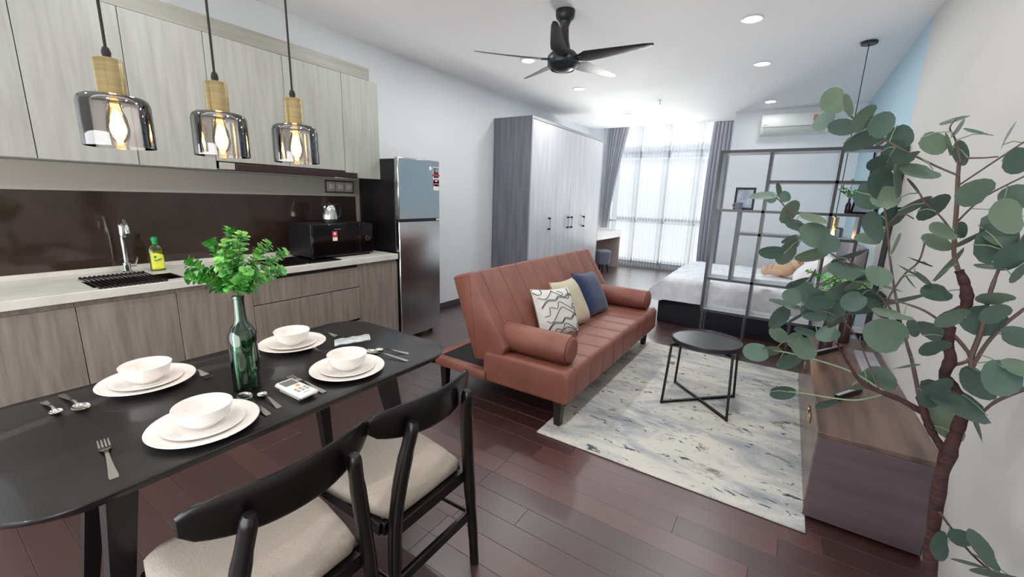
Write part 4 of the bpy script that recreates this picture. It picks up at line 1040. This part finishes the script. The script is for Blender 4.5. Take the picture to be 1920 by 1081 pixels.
# ------------------------------------------------------------------ curtains
def curtain(name, top, bot, yc, z0, z1, mat, folds, amp, label, nz=14, waist=None):
    """top/bot: (xa, xb) extents"""
    def f(u, v):
        e = v if waist is None else waist(v)
        xa = bot[0]*(1-e)+top[0]*e; xb = bot[1]*(1-e)+top[1]*e
        ph = 2*PI*folds*u; k = 1.0 if mat is M_DRAPE else 1
        return (xa+(xb-xa)*u+.25*(xb-xa)/folds*math.sin(ph*1.0+v*.8), yc+amp*math.sin(ph)+amp*.35*math.sin(ph*.37+2+v*1.5), z0+(z1-z0)*v)
    return solo(name, MB().grid(f, folds*10, nz), mat, label, 'curtain', 'grey drapes' if mat is M_DRAPE else 'white sheers', ang=180)
curtain('sheer_curtain', (.34, 1.45), (.36, 1.45), 9.50, .012, 3.12, M_SHEER, 17, .022, 'white sheer curtain over the left half of the window')
curtain('sheer_curtain', (1.42, 2.62), (1.42, 2.62), 9.47, .012, 3.12, M_SHEER, 18, .022, 'white sheer curtain over the right half of the window')
curtain('drape', (.02, .54), (.04, .22), 9.40, .83, 3.14, M_DRAPE, 7, .040, 'grey curtain gathered at the left of the window behind the desk', waist=lambda v: v**1.5)
curtain('drape', (2.17, 2.60), (2.12, 2.62), 9.38, .012, 3.14, M_DRAPE, 7, .040, 'grey curtain gathered at the right of the window', waist=lambda v: .3+.7*(2*v-1)**2)
t = thing('curtain_rail', 'white curtain rail in the ceiling recess over the window', 'rail', (1.35, 9.42, 3.12))
part('track', MB().box(.02, 2.66, 9.37, 9.40, 3.125, 3.149).box(.02, 2.66, 9.48, 9.51, 3.125, 3.149), M_WHITE, t, smooth=False)

# ------------------------------------------------------------------ ceiling fan
fx, fy = 1.985, 3.37
t = thing('ceiling_fan', 'black five-blade ceiling fan above the living area', 'fan', (fx, fy, 2.43))
part('canopy', MB().lathe([(.0, 2.774), (.045, 2.776), (.068, 2.80), (.074, 2.83), (.074, 2.853), (0, 2.853)], (fx, fy, 0), 36), M_FAN, t)
part('downrod', MB().lathe([(0, 2.56), (.016, 2.56), (.016, 2.79), (0, 2.79)], (fx, fy, 0), 16), M_FAN, t)
part('neck', MB().lathe([(.055, 2.57), (.05, 2.60), (.038, 2.65), (.032, 2.74), (.045, 2.775), (.0, 2.776)], (fx, fy, 0), 28), M_FAN, t)
part('motor', MB().lathe([(0, 2.424), (.05, 2.428), (.09, 2.444), (.118, 2.475), (.124, 2.51), (.118, 2.535), (.09, 2.565), (.055, 2.58), (0, 2.582)], (fx, fy, 0), 40), M_FAN, t)
part('trim_ring', MB().lathe([(.088, 2.441), (.112, 2.465), (.118, 2.473), (.1195, 2.470), (.112, 2.461), (.09, 2.437)], (fx, fy, 0), 40, cap=False), M_FAN, t)
for k in range(5):
    a = math.radians(2+72.5*k); R_ = Matrix.Translation((fx, fy, 2.508)) @ Matrix.Rotation(a, 4, 'Z') @ Matrix.Rotation(math.radians(-13), 4, 'X')
    secs = [(.10, -.03, .03, .006), (.16, -.055, .055, .006), (.20, -.078, .062, .007), (.32, -.068, .055, .006), (.48, -.05, .042, .005), (.62, -.032, .03, .005), (.685, -.015, .018, .004), (.69, -.004, .008, .003)]
    rr = []
    for (x, ya, yb, th) in secs:
        pts = [(x, ya, 0), (x, ya*.6, -th/2), (x, yb*.6, -th/2), (x, yb, 0), (x, yb*.6, th/2), (x, ya*.6, th/2)]
        rr.append([(R_ @ Vector((p[0], p[1], p[2]+.02*(x/.69)**2)))[:] for p in pts])
    bl = part('blade', MB().rings(rr), M_FANB, t)
    part('blade_bracket', MB().box(.08, .17, -.028, .028, -.007, .007, .002, R_), M_FAN, bl)

# downlights, sprinkler
for (x, y), lb in zip([(1.116, 4.251), (1.116, 5.535), (1.134, 7.438), (3.18, 4.19), (3.187, 5.43), (3.189, 7.303)],
                      ('round ceiling downlight seen behind the left fan blade', 'round ceiling downlight right below the fan motor', 'farthest ceiling downlight on the wardrobe side', 'largest round ceiling downlight, right of the fan', 'middle ceiling downlight of the right row', 'ceiling downlight just in front of the air conditioner')):
    t = thing('downlight', lb, 'ceiling light', (x, y, 2.84), group='ceiling downlights')
    part('rim', MB().lathe([(.062, 2.8545), (.078, 2.8545), (.079, 2.851), (.070, 2.847), (.062, 2.85)], (x, y, 0), 32, cap=False), M_WHITE, t)
    part('diffuser', MB().lathe([(0, 2.849), (.0625, 2.849), (.0625, 2.853), (0, 2.853)], (x, y, 0), 32), M_LEDW, t)
t = thing('sprinkler', 'small chrome fire sprinkler on the ceiling', 'sprinkler', (1.863, 6.653, 2.81))
part('rosette', MB().lathe([(0, 2.85), (.03, 2.85), (.034, 2.8545), (0, 2.8545)], (1.863, 6.653, 0), 20), M_CHROME, t)
part('head', MB().lathe([(0, 2.80), (.022, 2.80), (.022, 2.804), (.006, 2.806), (.009, 2.825), (.006, 2.85), (0, 2.85)], (1.863, 6.653, 0), 14), M_CHROME, t)

# ------------------------------------------------------------------ tree in the corner (metres: x, y, z, length, width, tilt of the leaf)
LEAVES = [
 (3.7,1.835,1.763,0.073,0.064,30), (3.733,1.795,1.741,0.055,0.043,-60), (3.686,1.874,1.714,0.056,0.027,60), (3.732,1.81,1.683,0.066,0.05,15),
 (3.772,1.771,1.699,0.075,0.049,20), (3.819,1.811,1.686,0.063,0.054,45), (3.798,1.923,1.663,0.096,0.036,10), (3.873,1.861,1.658,0.058,0.025,-60),
 (3.867,1.862,1.617,0.062,0.051,0), (3.868,1.758,1.581,0.073,0.026,20), (3.831,1.84,1.585,0.05,0.028,0), (3.913,1.76,1.553,0.083,0.051,10),
 (3.839,1.771,1.523,0.078,0.066,-40), (3.868,1.741,1.526,0.08,0.058,-70), (3.905,1.749,1.515,0.043,0.029,-60), (3.846,1.915,1.493,0.083,0.063,-20),
 (3.935,1.859,1.467,0.074,0.031,20), (3.975,1.855,1.464,0.079,0.051,15), (3.892,1.872,1.431,0.07,0.045,0), (3.845,1.783,1.403,0.074,0.074,0),
 (3.841,1.81,1.364,0.054,0.032,0), (3.909,1.837,1.349,0.069,0.035,55), (3.942,1.842,1.634,0.059,0.05,-30), (3.976,1.864,1.634,0.056,0.041,90),
 (4.006,1.868,1.608,0.062,0.053,-30), (3.997,1.726,1.644,0.055,0.029,0), (4.073,1.819,1.646,0.062,0.035,50), (3.971,1.831,1.69,0.049,0.011,20),
 (3.974,1.801,1.665,0.042,0.014,65), (4.02,1.742,1.502,0.073,0.049,-10), (4.095,1.795,1.581,0.061,0.051,0), (4.083,1.726,1.445,0.076,0.073,0),
 (4.121,1.878,1.404,0.087,0.073,-20), (4.116,1.866,1.368,0.102,0.087,0), (4.118,1.809,1.494,0.068,0.049,30), (3.986,1.764,1.4,0.06,0.043,0),
 (4.047,1.874,1.402,0.039,0.036,90), (3.992,1.813,1.366,0.065,0.044,0), (4.069,1.869,1.383,0.08,0.033,20), (4.036,1.863,1.304,0.094,0.058,60),
 (3.636,1.934,1.435,0.077,0.055,15), (3.663,1.909,1.389,0.068,0.043,10), (3.705,1.923,1.414,0.071,0.039,-15), (3.719,1.89,1.36,0.095,0.077,0),
 (3.753,1.827,1.34,0.057,0.043,-60), (3.72,1.871,1.302,0.084,0.035,10), (3.649,1.991,1.293,0.096,0.069,20), (3.606,1.87,1.298,0.066,0.029,-10),
 (3.649,1.85,1.348,0.042,0.018,20), (3.815,1.888,1.306,0.085,0.024,15), (3.82,1.824,1.257,0.108,0.056,-5), (3.731,1.913,1.225,0.043,0.025,70),
 (3.693,1.918,1.196,0.066,0.029,10), (3.811,1.844,1.2,0.081,0.051,10), (3.711,2.009,1.157,0.077,0.058,0), (3.685,1.874,1.152,0.054,0.044,0),
 (3.744,1.89,1.153,0.061,0.064,-60), (3.658,1.89,1.07,0.075,0.06,60), (3.676,1.959,1.104,0.096,0.027,-15), (3.712,1.882,1.087,0.066,0.029,20),
 (3.751,1.88,1.105,0.072,0.047,20), (3.797,1.931,1.117,0.076,0.061,60), (3.819,1.843,1.105,0.072,0.037,25), (3.871,1.859,1.171,0.093,0.067,0),
 (3.934,1.89,1.214,0.049,0.016,-10), (3.877,1.76,1.265,0.052,0.058,70), (3.921,1.738,1.162,0.084,0.027,0), (3.922,1.776,1.093,0.097,0.078,-30),
 (3.667,1.992,0.982,0.06,0.048,-30), (3.718,1.947,0.985,0.046,0.05,40), (3.741,1.866,1.039,0.058,0.025,-15), (3.799,1.858,1.047,0.056,0.031,30),
 (3.607,1.912,0.922,0.071,0.055,0), (3.65,1.946,0.928,0.067,0.036,-15), (3.743,1.833,0.99,0.071,0.057,20), (3.714,1.968,0.898,0.078,0.059,30),
 (3.713,2.011,0.754,0.074,0.053,0), (3.846,1.972,0.766,0.065,0.038,0), (3.917,1.893,0.883,0.07,0.028,-10), (3.957,1.915,0.912,0.08,0.056,-40),
 (3.926,1.713,1.293,0.049,0.017,-30), (3.947,1.762,1.257,0.039,0.021,-50), (4.001,1.884,1.249,0.067,0.041,-20), (4.023,1.85,1.221,0.062,0.04,10),
 (3.961,1.784,1.312,0.051,0.015,-25), (3.967,1.882,1.19,0.097,0.029,15), (3.988,1.822,1.116,0.041,0.044,0), (4.044,1.857,1.102,0.088,0.05,5),
 (4.027,1.763,1.082,0.068,0.042,-20), (4.041,1.744,1.175,0.071,0.046,0), (4.112,1.79,1.17,0.086,0.063,-30), (4.113,1.735,1.201,0.063,0.044,-20),
 (4.119,1.779,1.235,0.064,0.022,-15), (4.127,1.883,1.304,0.059,0.018,0), (4.127,1.77,0.999,0.09,0.067,10), (4.147,1.712,1.041,0.079,0.063,50),
 (4.04,1.718,0.968,0.091,0.073,0), (4.087,1.741,0.945,0.131,0.073,-25), (4.111,1.851,0.84,0.111,0.079,0), (4.151,1.775,0.878,0.082,0.053,-60),
 (4.173,1.762,1.143,0.06,0.047,-10), (4.18,1.727,1.072,0.059,0.032,0), (4.17,1.887,1.373,0.058,0.043,60), (4.149,1.786,1.306,0.055,0.041,10),
 (3.977,1.749,1.018,0.055,0.012,10), (4.122,1.693,0.537,0.063,0.066,0), (4.171,1.731,0.56,0.054,0.036,-50), (4.2,1.692,0.568,0.092,0.057,-35),
 (4.201,1.705,0.51,0.088,0.026,-20), (4.225,1.657,0.536,0.097,0.042,-20), (3.552,1.966,1.484,0.076,0.031,5), (3.593,1.993,1.506,0.046,0.034,-60),
 (3.617,1.92,1.484,0.033,0.015,-70), (3.571,2.041,1.482,0.036,0.024,-60), (3.895,1.832,1.161,0.072,0.049,-30), (3.837,1.811,1.231,0.065,0.039,20),
 (3.768,1.88,1.142,0.064,0.046,-20), (3.836,1.777,1.179,0.058,0.042,40), (4.128,1.786,1.345,0.068,0.055,20), (3.858,1.779,1.485,0.06,0.051,10),
]
BRANCH = {
 'trunk': [(4.156,1.8,0.32,0.023),(4.136,1.8,0.503,0.0225),(4.121,1.8,0.679,0.022),(4.122,1.8,0.768,0.0247),(4.126,1.8,0.855,0.0197),(4.125,1.8,0.912,0.0195),(4.099,1.8,0.961,0.0196),(4.072,1.8,0.995,0.0182),(4.075,1.8,1.048,0.018),(4.06,1.8,1.092,0.0165),(4.059,1.8,1.133,0.0149),(4.035,1.8,1.153,0.0135),(4.063,1.8,1.183,0.0177),(4.077,1.8,1.199,0.0175),(4.071,1.8,1.239,0.0174),(4.059,1.8,1.271,0.0145),(4.046,1.8,1.296,0.0131)],
 'main_stem': [(4.05,1.8,1.285,0.0073),(4.032,1.8,1.334,0.0065),(4.017,1.8,1.405,0.0065),(4.006,1.8,1.475,0.0064),(3.999,1.8,1.545,0.0057),(3.995,1.8,1.585,0.0042)],
 'low_fork': [(4.123,1.8,0.759,0.0155),(4.089,1.8,0.804,0.014),(4.062,1.8,0.849,0.0141),(4.044,1.8,0.891,0.0125),(4.034,1.8,0.917,0.0109)],
 'stem_a': [(4.034,1.8,0.914,0.0063),(4.002,1.8,1.017,0.0055),(3.982,1.8,1.062,0.0047),(3.959,1.806,1.121,0.0047)],
 'branch_left': [(4.046,1.8,0.875,0.011),(3.999,1.806,0.892,0.0112),(3.951,1.83,0.901,0.0099),(3.905,1.852,0.914,0.0085),(3.866,1.866,0.961,0.0052),(3.828,1.879,1.018,0.0044)],
 'branch_right': [(4.158,1.8,0.899,0.0045),(4.185,1.8,0.947,0.0058),(4.223,1.8,1.001,0.0071),(4.253,1.8,1.039,0.0069)],
 'stem_b': [(4.12,1.8,1.031,0.0074),(4.117,1.8,1.062,0.0073),(4.116,1.8,1.123,0.0073),(4.114,1.8,1.168,0.0058),(4.116,1.8,1.228,0.0057),(4.119,1.8,1.286,0.0042),(4.12,1.8,1.357,0.0042)],
 'stem_c': [(4.12,1.8,1.031,0.0059),(4.136,1.8,1.097,0.0058),(4.153,1.8,1.161,0.005),(4.18,1.8,1.217,0.0041),(4.202,1.8,1.249,0.0041)],
 'stem_d': [(4.078,1.8,1.028,0.006),(4.115,1.8,1.058,0.0059),(4.058,1.8,1.127,0.0037),(4.006,1.8,1.171,0.0038),(3.958,1.8,1.187,0.0031),(3.914,1.824,1.191,0.0032)],
 'twig_e': [(4.0,1.8,1.517,0.0028),(4.039,1.8,1.558,0.0028),(4.077,1.8,1.603,0.0027),(4.103,1.8,1.632,0.0026)],
 'twig_f': [(4.015,1.8,1.419,0.0032),(4.053,1.8,1.484,0.0028),(4.092,1.8,1.525,0.0027),(4.123,1.8,1.551,0.0027)],
 'twig_g': [(4.0,1.8,1.545,0.0028),(3.956,1.8,1.57,0.0029),(3.903,1.8,1.598,0.0029),(3.861,1.812,1.625,0.003),(3.811,1.836,1.666,0.0028),(3.756,1.86,1.718,0.0029),(3.715,1.877,1.762,0.0026)],
 'twig_h': [(4.02,1.8,1.391,0.0029),(3.985,1.8,1.439,0.0026),(3.947,1.8,1.473,0.0024),(3.928,1.8,1.499,0.0024)],
 'twig_i': [(3.959,1.806,1.121,0.0039),(3.928,1.813,1.227,0.0034),(3.901,1.819,1.319,0.0034),(3.882,1.823,1.395,0.0031),(3.864,1.825,1.471,0.0031)],
 'twig_j': [(3.96,1.806,1.118,0.0039),(3.909,1.827,1.19,0.004),(3.862,1.848,1.221,0.0036),(3.809,1.869,1.279,0.0034),(3.756,1.89,1.314,0.0031),(3.704,1.911,1.334,0.0029),(3.658,1.926,1.393,0.0029),(3.618,1.938,1.454,0.0028),(3.59,1.947,1.481,0.0026)],
 'twig_k': [(3.963,1.824,0.903,0.0036),(3.884,1.86,0.931,0.0034),(3.807,1.893,0.941,0.0033),(3.724,1.926,0.942,0.003),(3.643,1.956,0.928,0.003)],
 'twig_l': [(3.964,1.824,0.898,0.0033),(3.911,1.854,0.844,0.0031),(3.847,1.884,0.825,0.0032),(3.775,1.914,0.811,0.003),(3.73,1.932,0.791,0.0029)],
 'twig_m': [(3.951,1.83,0.901,0.0033),(3.879,1.854,1.04,0.0034),(3.831,1.872,1.097,0.0035),(3.773,1.896,1.118,0.0032),(3.7,1.926,1.108,0.003)],
 'twig_n': [(3.977,1.8,1.077,0.0031),(3.921,1.824,1.151,0.0032),(3.935,1.806,1.261,0.0031),(3.959,1.8,1.311,0.0027),(3.966,1.8,1.365,0.0024)],
 'twig_o': [(3.868,1.833,1.362,0.0025),(3.885,1.819,1.411,0.0025),(3.903,1.806,1.442,0.0024),(3.929,1.8,1.429,0.0021)],
 'twig_p': [(3.996,1.8,1.579,0.0028),(3.979,1.8,1.637,0.0025),(3.959,1.8,1.667,0.0023),(3.965,1.8,1.687,0.002)],
 'twig_q': [(3.987,1.8,1.586,0.0025),(4.008,1.8,1.591,0.0025),(4.037,1.8,1.59,0.0022),(4.059,1.8,1.592,0.0022)],
 'twig_r': [(4.126,1.76,0.6,0.0039),(4.166,1.76,0.549,0.0038),(4.206,1.76,0.508,0.0033),(4.255,1.76,0.474,0.003)],
 'twig_s': [(3.812,1.866,1.296,0.003),(3.829,1.86,1.274,0.003),(3.783,1.884,1.23,0.0028),(3.747,1.902,1.195,0.0027)],
}

pxy = BRANCH['trunk'][0]
px_, py_ = pxy[0]-.005, pxy[1]
t = thing('indoor_tree', 'tall artificial tree with round grey-green leaves against the right wall', 'plant', (px_, py_, 0))
pot = part('pot', MB().lathe([(0, .0), (.10, 0), (.105, .005), (.120, .13), (.122, .14), (.114, .142), (.110, .128), (0, .12)], (px_, py_, 0), 36), M_POT, t)
part('soil', MB().lathe([(0, .126), (.109, .122), (.109, .118), (0, .118)], (px_, py_, 0), 28), M_SOIL, pot)
rn = random.Random(9)
def knobby(pts, rs):
    q = smoothpts(pts, 4); r = []
    for i in range(len(q)):
        f = i/4; j = min(int(f), len(rs)-2); b_ = rs[j]+(rs[j+1]-rs[j])*(f-j); r.append(b_*.76*(1+.10*math.sin(i*1.3)+.06*math.sin(i*2.9)))
    return q, r
for k, pl in BRANCH.items():
    pts = [(p[0], p[1]+(.012*math.sin(i*1.7) if k != 'trunk' and 0 < i else 0), p[2]) for i, p in enumerate(pl)]; rs = [p[3] for p in pl]
    if k == 'trunk': pts = [(px_+.003, py_, .1)]+pts; rs = [rs[0]*1.1]+rs
    big = k in ('trunk', 'low_fork', 'branch_left')
    if big: q, r = knobby(pts, rs)
    else: q = smoothpts(pts, 4); r = [.85*rs[min(int(i/4), len(rs)-1)] for i in range(len(q))]
    part('trunk' if k == 'trunk' else 'branch', MB().tube(q, r, 10 if big else 6), M_BARK if big else (M_TWIGG if k in ('twig_k', 'twig_l') else M_TWIG), t)
# one leaf mesh, unit length along x (stalk at x=-.5), unit width along y
def leaf_mesh(kind):
    q = MB(); n = 14; rr = []
    for f in (1, .55):
        ring = []
        for i in range(n):
            a = 2*PI*i/n; x, y = math.cos(a)*.5*f, math.sin(a)*.5*f
            if kind == 0: y *= (1-.10*math.cos(a)); 
            else: y *= (1+.06*math.cos(2*a))
            notch = .06*f if i == n//2 else 0
            ring.append((x+notch, y, .13*abs(y)*1.0+.10*(x*x)-.03))
        rr.append(ring)
    vs = rr[0]+rr[1]+[(0, 0, -.03)]
    fs = []
    for i in range(n):
        i2 = (i+1) % n; fs += [(i, i2, n+i2, n+i), (n+i, n+i2, 2*n)]
    q.add(vs, fs)
    me = to_mesh('leaf', q, M_LEAF, (0, 0, 0), True, 180); return me
LM = [leaf_mesh(0), leaf_mesh(1)]
twigpts = []
for k, pl in BRANCH.items():
    for p in smoothpts([(a, b_, c) for a, b_, c, d in pl], 3): twigpts.append(p)
pet = MB()
for (x, y, z, l, w, ang) in LEAVES:
    l *= 1.25; w *= 1.25
    c = Vector((x, y, z)); a = math.radians(ang)
    ax = (CR*math.cos(a)+CU*math.sin(a)); nr = min(twigpts, key=lambda p: (p-c).length)
    # the stalk end points to the nearest twig
    if (nr-c).dot(ax) > 0: ax = -ax
    ax = (ax+_d*rn.uniform(-.35, .35)).normalized(); side = ax.cross(_d).normalized(); nrm = side.cross(ax)
    natural = .86*l
    if w < natural:
        tl = math.acos(max(.12, min(1, w/natural)))*rn.choice((-1, 1)); w_ = natural
    else: tl = rn.uniform(-.25, .25); w_ = w
    s2 = side*math.cos(tl)+nrm*math.sin(tl); n2 = ax.cross(s2)
    me = rn.choice(LM); o = bpy.data.objects.new('leaf', me); COL.objects.link(o); o.parent = t
    M_ = Matrix(((ax.x*l, s2.x*w_, n2.x*l, c.x-px_), (ax.y*l, s2.y*w_, n2.y*l, c.y-py_), (ax.z*l, s2.z*w_, n2.z*l, c.z), (0, 0, 0, 1)))
    o.matrix_local = M_
    base = c-ax*l*.47
    if (nr-base).length < .16: pet.tube([nr[:], ((nr+base)/2+Vector((0, 0, .006)))[:], base[:]], [.0016, .0014, .0016], 5)
part('stalks', pet, M_TWIGG, t, kind='stuff')
